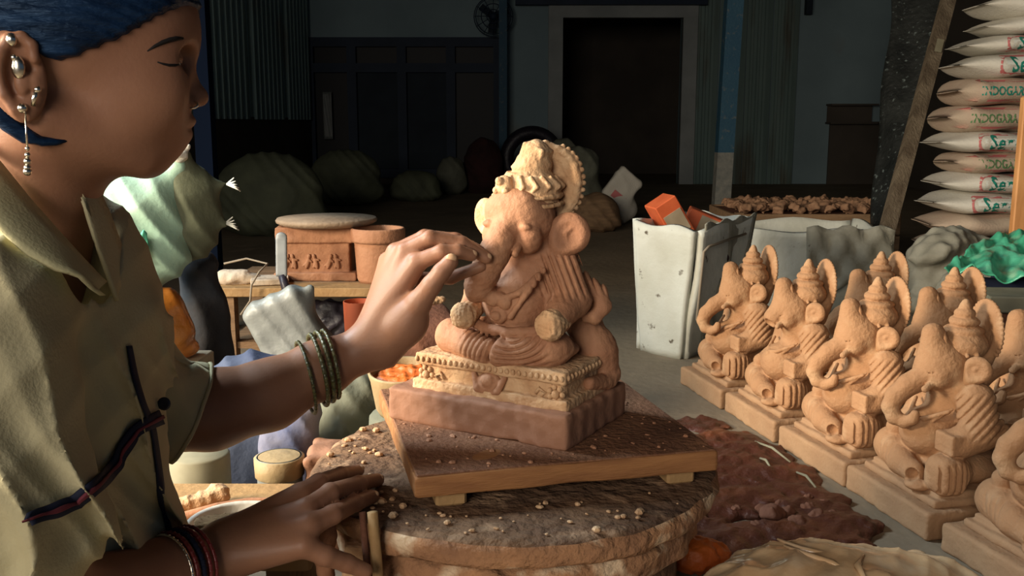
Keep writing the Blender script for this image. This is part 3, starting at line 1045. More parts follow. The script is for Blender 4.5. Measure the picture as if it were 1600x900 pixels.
du = ob('upper_disc', rough_disc(.276, .186, .220, 3, .003), M['wheel'], wh)
du.data.materials.append(M['wheel_rim'])
for p_ in du.data.polygons:
    if p_.index // 150 in (6, 7, 8):
        p_.material_index = 1
ob('lower_disc', rough_disc(.246, .135, .182, 9, .0035), M['wheel_rim'], wh, loc=(0, -.014, 0))
ob('drum', MB().lathe([(.20, -.02), (.215, .0), (.225, .07), (.225, .11), (.19, .137)], 48, wob=.012, seed=4), M['wheel'], wh)
rr = random.Random(5)
g = MB()
for i in range(260):                                  # crumbs of clay left on the upper disc
    a, q = rr.uniform(0, 6.28), .26 * math.sqrt(rr.uniform(.08, 1))
    s_ = rr.choice([.0015, .002, .002, .003, .004, .006])
    if np.abs((np.array([q * math.cos(a) + .002, q * math.sin(a) + 1.272]) - (.0275, 1.318)) @ rz(14)[:2, :2]).max() < .203:
        continue
    g.ball((q * math.cos(a), q * math.sin(a), .221 + s_ * .3), (s_ * rr.uniform(.8, 1.6), s_, s_ * .6), 6, 4, rz(rr.uniform(0, 180)))
tag(ob('clay_crumbs', g, M['clay_dusty'], wh, smooth=False), kind='stuff')
g = MB()
for i in range(200):                                  # crumbs round the idol on the board
    x, y = rr.uniform(-.185, .185), rr.uniform(-.185, .185)
    s_ = rr.choice([.0012, .0015, .002, .002, .003, .004])
    wq = (rz(14)[:2, :2] @ np.array([x, y]) + (.0275, 1.318) - (-.006, 1.32)) @ rz(-30)[:2, :2]
    if abs(wq[0]) < .147 and abs(wq[1]) < .10:
        continue
    g.ball((x, y, .0668 + s_ * .2), (s_ * rr.uniform(.8, 1.8), s_, s_ * .6), 6, 4, rz(rr.uniform(0, 180)))
tag(ob('clay_crumbs', g, M['clay_wet'], bd, smooth=False), kind='stuff')

# ================================================================== the woman
HY = .88                                              # middle plane of her head


YAW = 20.0                                            # her face is turned a little away from the lens
HR = rz(YAW)
HC = at(120, 100, HY)
HN = HR @ np.array([0, 1.0, 0])


def hp(px, py, lat=0.0):
    """point on her head: pixel sight line met with the plane lat metres beside the head's middle plane"""
    o = np.array([0, 0, CAM_H])
    d = at(px, py, 1.0) - o
    return o + d * ((lat + (HC - o) @ HN) / (d @ HN))


def mir(p):
    q = np.array(p, float)
    return q - 2 * ((q - HC) @ HN) * HN


pr = root('person', 'woman in khaki shirt with bangles touching the idol and turning the wheel', 'person', (-.50, .93, 0))


def both(fn):
    """near prim and its mirror image across the head's middle plane"""
    a = fn
    if a[0] == 'c':
        return [a, ('c', mir(a[1]), mir(a[2])) + a[3:]]
    return [a, (a[0], mir(a[1])) + a[2:]]


P = [
    E(hp(118, 42), (.102, .074, .090), .012, HR), E(hp(222, 46), (.046, .054, .052), .02, HR),
    E(hp(190, 138), (.056, .056, .066), .016, HR), E(hp(145, 195), (.080, .052, .040), .02, HR),
    both(C(hp(72, 185, -.052), hp(222, 244, -.016), .018, .017, .02)),
    E(hp(232, 248), (.017, .019, .015), .012, HR), E(hp(250, 200), (.026, .028, .030), .012, HR),
    both(E(hp(224, 142, -.036), (.034, .020, .030), .026, HR)),
    # brow, sockets, lids
    both(C(hp(288, 60, -.008), hp(258, 66, -.040), .0080, .008, .008)),
    both(E(hp(286, 92, -.024), (.015, .015, .012), .010, HR, -1)),
    both(E(hp(260, 92, -.028), (.0142, .0142, .0128), .004, HR)),
    both(E(hp(276, 100, -.034), (.012, .0105, .0013), .001, HR @ rz(-30), -1)),
    # nose
    C(hp(279, 82), hp(302, 142), .0075, .0088, .006), E(hp(307, 152), (.0112, .0100, .0092), .006, HR),
    both(E(hp(295, 161, -.0085), (.0085, .0065, .0062), .004, HR)),
    both(E(hp(299, 168, -.007), (.004, .0026, .0022), .001, HR, -1)),
    # mouth
    E(hp(285, 189), (.0125, .019, .0068), .003, HR), E(hp(279, 210), (.0125, .017, .0078), .003, HR),
    E(hp(286, 201), (.013, .021, .0013), .0015, HR, -1),
    # near and far ear
    both(E(hp(25, 117, -.074), (.0225, .0075, .037), .004, HR @ ry(-8))),
    both(E(hp(28, 118, -.081), (.0135, .0068, .021), .003, HR, -1)),
    both(E(hp(34, 128, -.0795), (.006, .004, .011), .003, HR)),
    # neck and trunk
    C(hp(84, 200), at(40, 420, .92), .050, .056, .03),
]
for q in (CH([tuple(hp(x, y, -.080)) + (.0042,) for x, y in ((54, 92), (50, 70), (34, 57), (14, 60), (0, 82), (-4, 112), (6, 146), (24, 172))], .003),):
    P += q + [('c', mir(c[1]), mir(c[2])) + c[3:] for c in q]
P += both(E(hp(38, 172, -.076), (.0095, .0055, .0105), .004, HR)) + both(E(hp(53, 126, -.076), (.005, .005, .0075), .004, HR))
# torso under the shirt
P += [E(at(40, 580, .93), (.075, .11, .14), .03), E(at(50, 760, .95), (.08, .12, .16), .03), C(at(-10, 500, .82), at(60, 470, 1.04), .045, .045, .03)]
# her left arm, reaching the idol
P += CH([tuple(at(90, 465, 1.05)) + (.046,), tuple(at(190, 600, 1.09)) + (.046,), tuple(at(250, 645, 1.11)) + (.047,), tuple(at(330, 640, 1.135)) + (.0475,), tuple(at(420, 617, 1.165)) + (.0425,),
         tuple(at(500, 577, 1.195)) + (.0355,), tuple(at(560, 548, 1.215)) + (.0285,)], .016)
kn = [at(652, 410, 1.205), at(634, 393, 1.222), at(618, 394, 1.240), at(606, 408, 1.254)]
for i, q in enumerate(kn):
    P.append(C(at(572 + 6 * i, 532 - 6 * i, 1.208 + .006 * i), q, .021, .0125, .012))
P += [C(at(570, 548, 1.21), at(640, 500, 1.202), .026, .024, .014), C(at(600, 550, 1.208), at(634, 508, 1.198), .022, .023, .012), C(at(632, 508, 1.20), at(654, 474, 1.188), .024, .0165, .010)]
fing = [[(652, 410, 1.205, .0115), (690, 394, 1.197, .0100), (716, 393, 1.200, .0090), (737, 399, 1.206, .0078)],
        [(634, 393, 1.222, .0115), (672, 372, 1.214, .0100), (722, 380, 1.219, .0090), (760, 403, 1.222, .0078)],
        [(618, 394, 1.240, .0110), (664, 370, 1.236, .0096), (712, 374, 1.238, .0086), (748, 391, 1.236, .0074)],
        [(606, 408, 1.254, .0105), (652, 436, 1.246, .0092), (704, 434, 1.240, .0086), (752, 416, 1.234, .0074)]]
thumb = [(654, 474, 1.188, .0160), (674, 446, 1.180, .0125), (690, 425, 1.178, .0112), (704, 409, 1.178, .0100)]
for c in fing + [thumb]:
    P += CH([tuple(at(*q[:3])) + (q[3],) for q in c], .0035)
# her right arm and the hand that turns the wheel
P += CH([tuple(at(-20, 520, .79)) + (.046,), tuple(at(30, 900, .775)) + (.044,), tuple(at(90, 960, .80)) + (.046,), tuple(at(250, 905, .92)) + (.038,), tuple(at(345, 862, .985)) + (.030,)], .016)
wr2 = at(345, 858, .985)
kn2 = [atz(470, 772, 0.276), atz(480, 796, 0.276), atz(484, 822, 0.268), atz(474, 852, 0.254)]
for i, q in enumerate(kn2):
    P.append(C(wr2 + np.array([.006, .012 - .008 * i, .004 - .003 * i]), q, .024, .0135, .014))
P += [C(at(380, 850, 1.0), at(440, 832, 1.03), .027, .022, .014)]
tips = [[(470, 772, 0.276, .0120), (498, 754, 0.280, .0105), (532, 741, 0.266, .0092), (560, 735, 0.250, .0080)],
        [(480, 796, 0.276, .0125), (516, 770, 0.284, .0110), (560, 756, 0.268, .0098), (590, 750, 0.249, .0086)],
        [(484, 822, 0.268, .0125), (520, 804, 0.272, .0108), (556, 786, 0.260, .0096), (582, 776, 0.249, .0086)],
        [(474, 852, 0.254, .0125), (508, 868, 0.240, .0110), (542, 880, 0.224, .0098), (570, 892, 0.210, .0088)],
        [(420, 826, 0.258, .0150), (462, 806, 0.244, .0120), (494, 796, 0.240, .0100), (512, 790, 0.242, .0088)]]
for c in tips:
    P += CH([tuple(atz(*q[:3])) + (q[3],) for q in c], .004)


bodyv = sculpt(P, .0023)
body = ob('body', bodyv, M['skin'], pr, True)

# nails
for c in fing[:2] + [thumb]:
    a, b = at(*c[-2][:3]), at(*c[-1][:3])
    t = (b - a) / np.linalg.norm(b - a)
    n_ = np.array([0, -1.0, 0]) * .8 + np.array([0, 0, .6])
    ob('fingernail', MB().ball(b + n_ * c[-1][3] * .62 + t * .002, (c[-1][3] * .75, c[-1][3] * .42, c[-1][3] * .60), 10, 6), M['nail'], pr, True)
for c in tips[:3]:
    b = atz(*c[-1][:3])
    ob('fingernail', MB().ball(b + np.array([.002, -.003, .0046]), (.0070, .0052, .0038), 10, 6), M['nail'], pr, True)

# hair: a cap over the skull with a swept hairline, and a lock under the ear
line_px = [(-60, 150), (-12, 150), (2, 78), (50, 60), (84, 92), (106, 98), (140, 86), (200, 60), (255, 22), (300, -10), (330, -30)]
lx = np.array([hp(x, y, -.055)[0] for x, y in line_px], np.float32)
lz = np.array([hp(x, y, -.055)[2] for x, y in line_px], np.float32)


def hairline(d, X, Y, Z):
    zl = np.interp(X.ravel(), lx, lz).astype(np.float32)[:, None, None]
    cut = (zl - Z) * np.float32(.75)
    k = np.float32(.006)
    hh = np.maximum(k - np.abs(d - cut), 0)
    d = np.maximum(d, cut) + hh * hh / (4 * k)
    # combed strands: fine waves running along the sweep
    q = Z * np.float32(1.0) + X * np.float32(.28) + np.float32(.004) * np.sin(X * 60) 
    r_ = np.sin(q * np.float32(2 * math.pi / .0105) + 3 * np.sin(Y * 30)) + .6 * np.sin(q * np.float32(2 * math.pi / .0047) + 2 * np.sin(X * 50))
    return d + np.float32(.0007) * r_.astype(np.float32)


hr = ob('hair', sculpt([E(hp(116, 40), (.110, .082, .098), .012, HR), E(hp(214, 34), (.048, .060, .054), .02, HR), E(hp(10, 60), (.06, .07, .08), .02, HR), E(hp(-40, 140), (.05, .05, .09), .02, HR)], .0022, post=hairline), M['hair'], pr, True)
g = MB()
for j in range(9):
    o = np.array([0, -.001 * (j % 3), 0]) + np.array([.0, .0, (j - 4) * .0013])
    pts = [hp(x, y + (j - 4) * 1.9 * (1 if x < 60 else .4), lt) + o * .4 for x, y, lt in ((-40, 120, -.062), (-12, 165, -.064), (12, 192, -.066), (40, 212, -.066), (66, 221, -.0655), (88, 222, -.063), (108, 219, -.061))]
    g.tube(pts, [.0070, .0066, .0058, .005, .004, .0026, .0006], 6)
ob('hair_lock', g, M['hair'], pr, True)
# eyebrow, lashes, eyes
bbvh = BVHTree.FromPolygons([Vector(v) for v in bodyv[0]], [tuple(q) for q in bodyv[1].tolist()])


def on_body(px, py, off=.0):
    o = Vector((0, 0, CAM_H))
    d_ = (Vector(at(px, py, 1.0)) - o).normalized()
    h_ = bbvh.ray_cast(o, d_)
    return at(px, py, HY) if h_[0] is None else np.array(h_[0] + h_[1] * off)


brow = [on_body(x, y, -.0002) for x, y in ((230, 80), (242, 72), (254, 66), (266, 62), (276, 60), (286, 60))]
lash = [on_body(x, y, .0) for x, y in ((246, 97), (255, 100), (264, 102), (273, 102), (280, 101))]
for s_ in (0, 1):
    m_ = (lambda p: p) if s_ == 0 else mir
    ob('eyebrow', MB().tube([m_(p) for p in brow], [.0006, .0015, .0021, .0023, .0022, .0012], 6), M['brow'], pr, True)
    ob('eyelashes', MB().tube([m_(p) for p in lash], [.0006, .0010, .0013, .0013, .0008], 6), M['brow'], pr, True)
    ob('eyeball', MB().ball(m_(hp(260, 92, -.028)), .0132, 16, 10), M['eye'], pr, True)

# jewellery
g = MB().ball(hp(28, 105, -.083), (.006, .004, .0095), 8, 6).ball(hp(22, 90, -.083), .003, 8, 6)
tag(ob('ear_stud', g, M['silver'], pr, True), 'silver cluster ear stud')
ob('ear_cuff', MB().ball(hp(18, 62, -.083), (.0045, .004, .0055), 8, 6), M['silver'], pr, True)
ob('ear_stud', MB().ball(hp(35, 169, -.083), .0042, 10, 7), M['silver'], pr, True)
g = MB().tube([hp(58, 140, -.083), hp(54, 152, -.085), hp(52, 165, -.083)], .0022, 6).ball(hp(59, 140, -.084), .003, 8, 6)
ob('ear_stud', g, M['silver'], pr, True)
g = MB().tube([hp(40, 175, -.084), hp(41, 205, -.085), hp(43, 232, -.085)], .0008, 5)
for k, (yy, rr_) in enumerate(((232, .002), (242, .0024), (252, .0032), (262, .003), (268, .0036))):
    g.ball(hp(43, yy, -.085), rr_, 8, 6)
tag(ob('drop_earring', g, M['silver'], pr, True), 'thin silver drop earring')
g = MB().tube([hp(300, 164, -.0145) + .0052 * np.array([math.cos(a), .35 * math.sin(a), .6 * math.sin(a)]) for a in np.linspace(0, 6.28, 13)[:-1]], .0011, 6, closed=True)
ob('nose_ring', g, M['silver'], pr, True)


def bangle(name, c, axis, R_, th, m, tilt=0.0):
    axis = np.asarray(axis, float)
    axis /= np.linalg.norm(axis)
    u = np.cross(axis, [0, 1, 0])
    u /= np.linalg.norm(u)
    w = np.cross(axis, u)
    pts = [c + R_ * (math.cos(a) * u + math.sin(a) * w) + axis * tilt * math.cos(a) for a in np.linspace(0, 2 * math.pi, 41)[:-1]]
    g = MB().tube(pts, th, 8, closed=True)
    for i in range(0, 40, 1):
        g.ball(pts[i], th * 1.25, 6, 4)
    return ob(name, g, m, pr, True)


ax1 = at(560, 548, 1.215) - at(420, 617, 1.165)
for px, py, y, R_, th in ((478, 590, 1.187, .0455, .0022), (497, 578, 1.194, .0450, .0026), (507, 573, 1.198, .0440, .0028), (516, 569, 1.200, .0430, .0024)):
    bangle('bangle', at(px, py, y), ax1, R_, th, M['bangle_green'], .010)
ax2 = at(345, 862, .985) - at(250, 905, .92)
for px, py, y, th, mm in ((262, 898, .928, .0018, 'silver'), (270, 894, .934, .0024, 'bangle_red'), (280, 890, .941, .0026, 'navy'), (290, 886, .948, .0024, 'bangle_red'), (299, 882, .954, .0020, 'bangle_red')):
    bangle('bangle', at(px, py, y), ax2, .0405, th, M[mm], .004)

# shirt
wv = sines(31, .16, 5)


def shirt_folds(d, X, Y, Z):
    f32 = np.float32
    # long hanging folds, fanning out from the shoulder, deeper towards the waist
    q = X + Y * f32(.35) + Z * f32(.10) + f32(.020) * np.sin(Z * 14 + Y * 8) + f32(.008) * np.sin(Z * 37 + X * 12 + Y * 20)
    a = np.abs(np.sin(q * f32(math.pi / .056))) ** f32(.6)
    b_ = np.abs(np.sin((q + Z * f32(.22)) * f32(math.pi / .034)))
    amp = np.clip((f32(.58) - Z) / f32(.22), .22, 1)
    d = d + f32(.023) * (a - f32(.72)) * amp + f32(.006) * b_ * amp
    # drag lines across the chest and the sleeves
    q2 = X * f32(.6) - Z * f32(.8) + Y * f32(.2) + f32(.01) * np.sin(X * 30)
    d = d + f32(.0028) * np.abs(np.sin(q2 * f32(math.pi / .048))).astype(f32)
    return d + f32(.003) * wv(X, Y, Z)


sl0, sl1 = at(110, 445, 1.06), at(292, 648, 1.12)
sd = (sl1 - sl0) / np.linalg.norm(sl1 - sl0)
P = [E(at(62, 520, .93), (.118, .155, .165), .04), E(at(70, 735, .955), (.128, .165, .20), .05), E(at(60, 900, .97), (.15, .18, .12), .05),
     C(at(-40, 480, .81), at(110, 450, 1.05), .068, .058, .03),
     C(at(-22, 500, .775), at(4, 760, .745), .072, .076, .03), C(at(4, 760, .745), at(16, 850, .75), .076, .080, .01),
     C(sl0, at(150, 510, 1.075), .062, .062, .035),
     C(hp(96, 230), hp(70, 410), .070, .058, .006, -1)]
shv = sculpt(P, .0034, post=shirt_folds)
shirt = ob('shirt', shv, M['shirt'], pr, True)
# short sleeve over the elbow of the reaching arm
ctrl = np.array([at(100, 430, 1.04), at(150, 520, 1.07), at(200, 590, 1.09), at(245, 630, 1.108), at(294, 648, 1.122)])
NS, NC = 26, 44
tS = np.linspace(0, 4, NS)
cen = np.stack([np.interp(tS, np.arange(5), ctrl[:, i]) for i in range(3)], 1)
for _ in range(6):
    cen[1:-1] = (cen[:-2] + 2 * cen[1:-1] + cen[2:]) / 4
tan = np.gradient(cen, axis=0)
tan /= np.linalg.norm(tan, axis=1, keepdims=True)
rows = []
for i in range(NS):
    u_ = i / (NS - 1)
    a1 = np.cross(tan[i], [0, 1.0, 0])
    a1 /= np.linalg.norm(a1)
    a2 = np.cross(tan[i], a1)
    row = []
    for k in range(NC + 1):
        an = 2 * math.pi * k / NC
        r_ = .060 + .002 * u_ + .0030 * math.sin(3 * an + u_ * 9) + .0028 * math.sin(7 * an - u_ * 14) * (1 - .4 * u_) + .0035 * abs(math.sin(u_ * 8 + an)) * (1 - u_)
        row.append(cen[i] + r_ * (math.cos(an) * a1 + math.sin(an) * a2))
    rows.append(row)
sv = ob('sleeve', MB().sheet(rows, -1), M['shirt'], pr, True)
sv.modifiers.new('cloth', 'SOLIDIFY').thickness = .003
hem = [np.array(q) for q in rows[-1][:-1]]
ob('sleeve_hem', MB().tube(hem, .0026, 6, closed=True), M['shirt'], pr, True)
bvh = BVHTree.FromPolygons([Vector(v) for v in shv[0]], [tuple(q) for q in shv[1].tolist()])


def on_shirt(px, py, off=.003, y_default=.85):
    o = Vector((0, 0, CAM_H))
    d_ = Vector(at(px, py, 1.0)) - o
    d_.normalize()
    h_ = bvh.ray_cast(o, d_)
    if h_[0] is None:
        return at(px, py, y_default)
    return np.array(h_[0] + h_[1] * off)


def ribbon(name, line, w, m, off=.003, th=.002, n=40, parent=None):
    """cloth strip stitched onto the shirt along a drawn line; w in pixels"""
    line = np.array(line, float)
    s_ = np.r_[0, np.cumsum(np.linalg.norm(np.diff(line, axis=0), axis=1))]
    t = np.linspace(0, s_[-1], n)
    x, y = np.interp(t, s_, line[:, 0]), np.interp(t, s_, line[:, 1])
    for _ in range(3):
        x[1:-1] = (x[:-2] + 2 * x[1:-1] + x[2:]) / 4
        y[1:-1] = (y[:-2] + 2 * y[1:-1] + y[2:]) / 4
    tx, ty = np.gradient(x), np.gradient(y)
    L = np.hypot(tx, ty)
    nx, ny = -ty / L, tx / L
    rows = []
    for i in range(n):
        rows.append([on_shirt(x[i] + nx[i] * w * q, y[i] + ny[i] * w * q, off) for q in (-.5, -.17, .17, .5)])
    rows = np.array(rows)
    for _ in range(2):
        rows[1:-1] = (rows[:-2] + 2 * rows[1:-1] + rows[2:]) / 4
    return ob(name, MB().sheet(rows, th), m, parent or pr, True)


band = [(40, 812), (75, 798), (112, 784), (150, 757), (178, 724), (190, 698), (206, 672), (232, 658), (246, 652)]
rb = ribbon('trim_band', band, 22, M['navy'])
ribbon('red_piping', band, 5, M['redtrim'], .0052, .002, parent=rb)
ribbon('front_placket', [(199, 540), (208, 590), (222, 636), (236, 664), (244, 720), (252, 780), (262, 830)], 8, M['navy'], .0012, .0015)
for px, py in ((247, 633), (146, 437)):
    c = on_shirt(px, py, .006)
    ob('button', MB().lathe([(.0, -.0012), (.0066, -.0012), (.0070, .0), (.0058, .0012), (.003, .0004), (0, .0004)], 16, c=c, R=rx(80)), M['button'], pr, True)


def patch(name, top, bot, m, th=.004, parent=None, n=14):
    """lofted cloth panel between two 3-D edges"""
    def rs(L):
        L = np.array(L, float)
        s_ = np.r_[0, np.cumsum(np.linalg.norm(np.diff(L, axis=0), axis=1))]
        t = np.linspace(0, s_[-1], n)
        return np.stack([np.interp(t, s_, L[:, i]) for i in range(3)], 1)
    a, b = rs(top), rs(bot)
    rows = []
    for k in range(6):
        w = k / 5
        q = a * (1 - w) + b * w
        q[:, 1] -= .012 * math.sin(math.pi * w)
        rows.append(q)
    return ob(name, MB().sheet(rows, th), m, parent or pr, True)


patch('collar', [at(-40, 205, .835), at(0, 250, .825), at(50, 312, .818), at(100, 368, .816), at(140, 412, .825), at(168, 440, .835)],
      [at(-60, 320, .775), at(-10, 350, .765), at(40, 394, .762), at(90, 420, .770), at(128, 428, .785), at(160, 458, .815)], M['collar'])
patch('collar', [at(128, 262, .90), at(150, 284, .895), at(172, 330, .90), at(190, 380, .91), at(206, 425, .92)],
      [at(124, 300, .865), at(134, 330, .862), at(150, 380, .862), at(168, 420, .866), at(186, 470, .872)], M['shirt'])
# lap under a dark skirt
P = [C(at(-20, 1010, .86), at(270, 1030, .90), .085, .06, .03), C(at(-20, 1010, 1.04), at(240, 985, 1.04), .085, .055, .03), E((-.60, .95, .10), (.17, .22, .12), .04),
     C(at(270, 1030, .90), (-.42, 1.05, .06), .06, .055, .03), C(at(240, 985, 1.04), (-.46, .92, .07), .055, .055, .03)]
ob('skirt', sculpt(P, .006, noise=[(.004, .09, 12)]), M['skirt'], pr, True)
# ================================================================== things on the floor at the right
def blob(name, P, h, m, noise=None, parent=None, label=None, cat=None, group=None, post=None, world=False):
    o = ob(name, sculpt(P, h, noise=noise, post=post), m, parent, world)
    return tag(o, label, cat, group)


# dark wet clay spread on the floor in front of the idols
wet = [((1105, 665), .07, .05), ((1150, 690), .09, .07), ((1200, 715), .07, .09), ((1240, 745), .07, .09), ((1130, 740), .09, .10), ((1180, 780), .10, .10), ((1260, 800), .09, .09), ((1320, 815), .06, .05), ((1150, 850), .09, .09), ((1220, 860), .10, .08), ((1290, 850), .09, .07), ((1352, 828), .05, .03), ((1120, 705), .08, .07), ((1105, 790), .08, .09), ((1100, 845), .07, .08), ((1320, 845), .06, .05), ((1290, 785), .06, .06), ((1175, 735), .07, .07)]
tag(ob('wet_clay', sculpt([E(atz(*q, .0) - np.array([.014, 0, 0]), (a_ - .004, b_, .012), .02) for q, a_, b_ in wet], .0055, noise=[(.002, .05, 3), (.0012, .022, 4), (.003, .11, 6)]), M['mud']), 'dark red wet clay smeared on the floor beside the drying idols', 'clay', kind='stuff')
rr = random.Random(11)
for i, (px, py, s_) in enumerate(((1205, 812, .022), (1228, 806, .014), (1190, 800, .012), (1262, 798, .012), (1275, 812, .015), (1245, 822, .016), (1285, 790, .010), (1218, 790, .009), (1300, 806, .009), (1180, 826, .012), (1150, 800, .010), (1262, 780, .008))):
    p = atz(px, py, .008)
    o = blob('clay_clod', [E((0, 0, s_ * .5), (s_, s_ * .85, s_ * .7), .004), E((s_ * .5, s_ * .3, s_ * .5), (s_ * .6, s_ * .6, s_ * .55), .004)], max(.0022, s_ / 7), M['clay_dark'], [(s_ * .12, s_ * 1.1, i)],
             label='crumbly dark clay clod lying on the wet clay' if s_ < .02 else 'biggest rounded dark clay clod on the wet clay', cat='clay clod', group='clay clods on the wet clay')
    o.location = Vector(p)
for i, (a, b) in enumerate((((1180, 690), (1235, 722)), ((1188, 716), (1206, 734)), ((1245, 738), (1275, 762)))):
    q0, q1 = atz(*a, .016), atz(*b, .014)
    mdl = (q0 + q1) / 2 + np.array([0, 0, .008])
    o = ob('straw', MB().tube([q0, mdl, q1], [.0022, .003, .002], 6), M['cream'])
    tag(o, 'pale straw lying on the wet clay by the idol slabs', 'straw', 'straws on the wet clay')

# lump of clay wrapped in plastic at the front
P = [E((.42, 1.20, .05), (.17, .13, .085), .03), E((.55, 1.22, .04), (.11, .10, .075), .03), E((.32, 1.17, .04), (.10, .09, .07), .03), E((.43, 1.13, .03), (.22, .11, .05), .03)]


def crinkle(d, X, Y, Z):
    f32 = np.float32
    q = X * f32(.5) - Y * f32(.8) + f32(.02) * np.sin(X * 40 + Y * 13)
    r_ = np.abs(np.sin(q * 60)) * .5 + np.abs(np.sin((X * .9 + Y * .5) * 52 + 2 * np.sin(Y * 35))) * .5
    return d + f32(.011) * (r_.astype(f32) - f32(.4)) + 0 * Z


wr_ = root('wrapped_clay', 'lump of clay wrapped in shiny crumpled plastic, beside the wet clay', 'clay lump', (.43, 1.2, 0))
ob('clay_lump', sculpt(P, .004, post=crinkle, noise=[(.002, .05, 4)]), M['wrap'], wr_, True)
for k, (pts) in enumerate((((1215, 842), (1250, 858), (1285, 866), (1318, 872)), ((1225, 852), (1262, 868), (1300, 880), (1330, 896)), ((1350, 868), (1340, 885), (1352, 905)))):
    q = [atz(x, y, .133 - .003 * i) for i, (x, y) in enumerate(pts)]
    ob('plastic_fold', MB().tube(q, [.002] + [.005] * (len(q) - 2) + [.002], 6), M['wrap'], wr_, True)
o = blob('clay_scrap', [E((0, 0, .02), (.045, .035, .028), .01), E((.03, .01, .015), (.03, .03, .02), .01)], .0035, M['orange_paint'], [(.002, .02, 3)], label='orange tinted clay scrap in front of the potter wheel', cat='clay scrap')
o.location = Vector(atz(1085, 893, .0)) + Vector((0, 0, .008))

# ---------------------------------------------------------------- foam bins


def foam_bin(name, c, w, dpt, hgt, rot, label, flare=1.18, seed=1):
    r = root(name, label, 'bin', c, rot)
    for k, (nm, cc, s, R) in enumerate((('panel', (0, -dpt / 2, hgt / 2), (w, .022, hgt), None), ('panel', (0, dpt / 2, hgt / 2), (w, .022, hgt), None),
                                        ('panel', (-w / 2, 0, hgt / 2), (.022, dpt, hgt), None), ('panel', (w / 2, 0, hgt / 2), (.022, dpt, hgt), None))):
        g_ = sculpt([B(cc, np.array(s) / 2, .004)], .007, noise=[(.0016, .06, seed + k)])
        v_ = g_[0].copy()
        fl = 1 + (flare - 1) * v_[:, 2] / hgt
        v_[:, 0] *= fl
        v_[:, 1] *= fl
        v_[:, 2] += (np.sin(v_[:, 0] * 26 + seed) * .012 + np.sin(v_[:, 1] * 19 + seed) * .008) * np.clip(v_[:, 2] / hgt - .6, 0, 1) * 2
        ob(nm, (v_, g_[1]), M['foam'], r)
    ob('bottom', MB().box((0, 0, .012), (w, dpt, .022)), M['foam'], r, smooth=False)
    return r


# nearer bin: white end towards the camera, sacking hung over its long side
b1 = root('foam_bin', 'white foam bin with orange boxes in it and grey sacking over one side', 'bin', atz(1090, 545, 0))


def wall_grid(p00, p10, p01, p11, nu, nv, amp, seed, th, top=0.0):
    r_ = np.random.RandomState(seed)
    p00, p10, p01, p11 = (np.array(p, float) for p in (p00, p10, p01, p11))
    nrm = np.cross(p10 - p00, p01 - p00)
    nrm /= np.linalg.norm(nrm)
    ph = r_.uniform(0, 6.28, 6)
    rows = []
    for j in range(nv):
        b = j / (nv - 1)
        row = []
        for i in range(nu):
            a = i / (nu - 1)
            p = (p00 * (1 - a) + p10 * a) * (1 - b) + (p01 * (1 - a) + p11 * a) * b
            e = amp * (math.sin(a * 5 + ph[0] + b * 3) + math.sin(b * 7 + ph[1]) * .6 + .5 * math.sin(a * 13 + b * 9 + ph[2]))
            p = p + nrm * e
            p[2] += top * (1 if j == nv - 1 else 0) * math.sin(a * 9 + ph[3])
            row.append(p)
        rows.append(row)
    return MB().sheet(rows, th)


BL, BR = atz(1006, 546, 0), atz(1066, 560, 0)
TL, TR = at(996, 345, BL[1] - .03), at(1090, 370, BR[1] - .03)
dv = np.array([.235, .33, 0])                          # long side runs back to the right
hgt = TL[2]
TR = TR.copy()
TR[2] = TL[2] - .012
BRf, BLf = BR + dv * .72, BL + dv * .72
TRf, TLf = TR + dv * .98, TL + dv * .98
for k, q in enumerate(((BL, BR, TL, TR), (BR, BRf, TR, TRf), (BRf, BLf, TRf, TLf), (BLf, BL, TLf, TL))):
    ob('panel', wall_grid(*q, 16, 18, .0035, 97 + k, .02, .006), M['foam'], b1, True)
ob('bottom', MB().add([BL + np.array([0, 0, .004]), BR + np.array([0, 0, .004]), BRf + np.array([0, 0, .004]), BLf + np.array([0, 0, .004])], [(0, 1, 2, 3)]), M['foam'], b1, True, smooth=False)
rows = []
sn = np.array([.81, -.58, 0])                          # outward from the long side
for j in range(22):
    b = j / 21
    row = []
    for i in range(26):
        a = i / 25
        top_ = TR * (1 - a) + TRf * a
        bot_ = BR * (1 - a) + BRf * a
        p_ = top_ * (1 - b) + bot_ * b + sn * (.016 + .016 * math.sin(a * 13 + b * 5) * b + .010 * math.sin(a * 31 - b * 4) * b + .03 * b * b)
        p_ = p_ + dv * (.16 * b * (1 - a) + .05)
        p_[2] += .012 * (1 - b) + .006 * math.sin(a * 21) * (1 - b)
        row.append(p_)
    rows.append(row)
ob('sacking_cover', MB().sheet(rows, .004), M['sacking'], b1, True)
g = MB()
e_ = sn * .034
mixp = lambda a, b: (TR * (1 - a) + TRf * a) * (1 - b) + (BR * (1 - a) + BRf * a) * b + e_
g.tube([mixp(.75, .10), mixp(.04, .13), mixp(-.04, .16), mixp(-.02, .68), mixp(.06, .72), mixp(.5, .66)], .0042, 6)
ob('wire_frame', g, M['twine'], b1, True)
cc = (TL + TR + TRf + TLf) / 4
ob('contents', sculpt([E(cc + np.array([0, 0, -.118]), (.11, .11, .05), .02)], .008, noise=[(.008, .06, 5)]), M['maroon'], b1, True)


def carton(px, py, y, rot, tilt, s, label):
    r = root('orange_carton', label, 'carton', at(px, py, y), rot)
    R = ry(tilt)
    ob('box', MB().box((0, 0, 0), s, R, bev=.003), M['orange_box'], r, smooth=False)
    ob('side_label', MB().box(R @ np.array([s[0] * .08, -s[1] / 2 - .001, 0]), (s[0] * .55, .003, s[2] * .8), R), M['beige'], r, smooth=False)
    return r


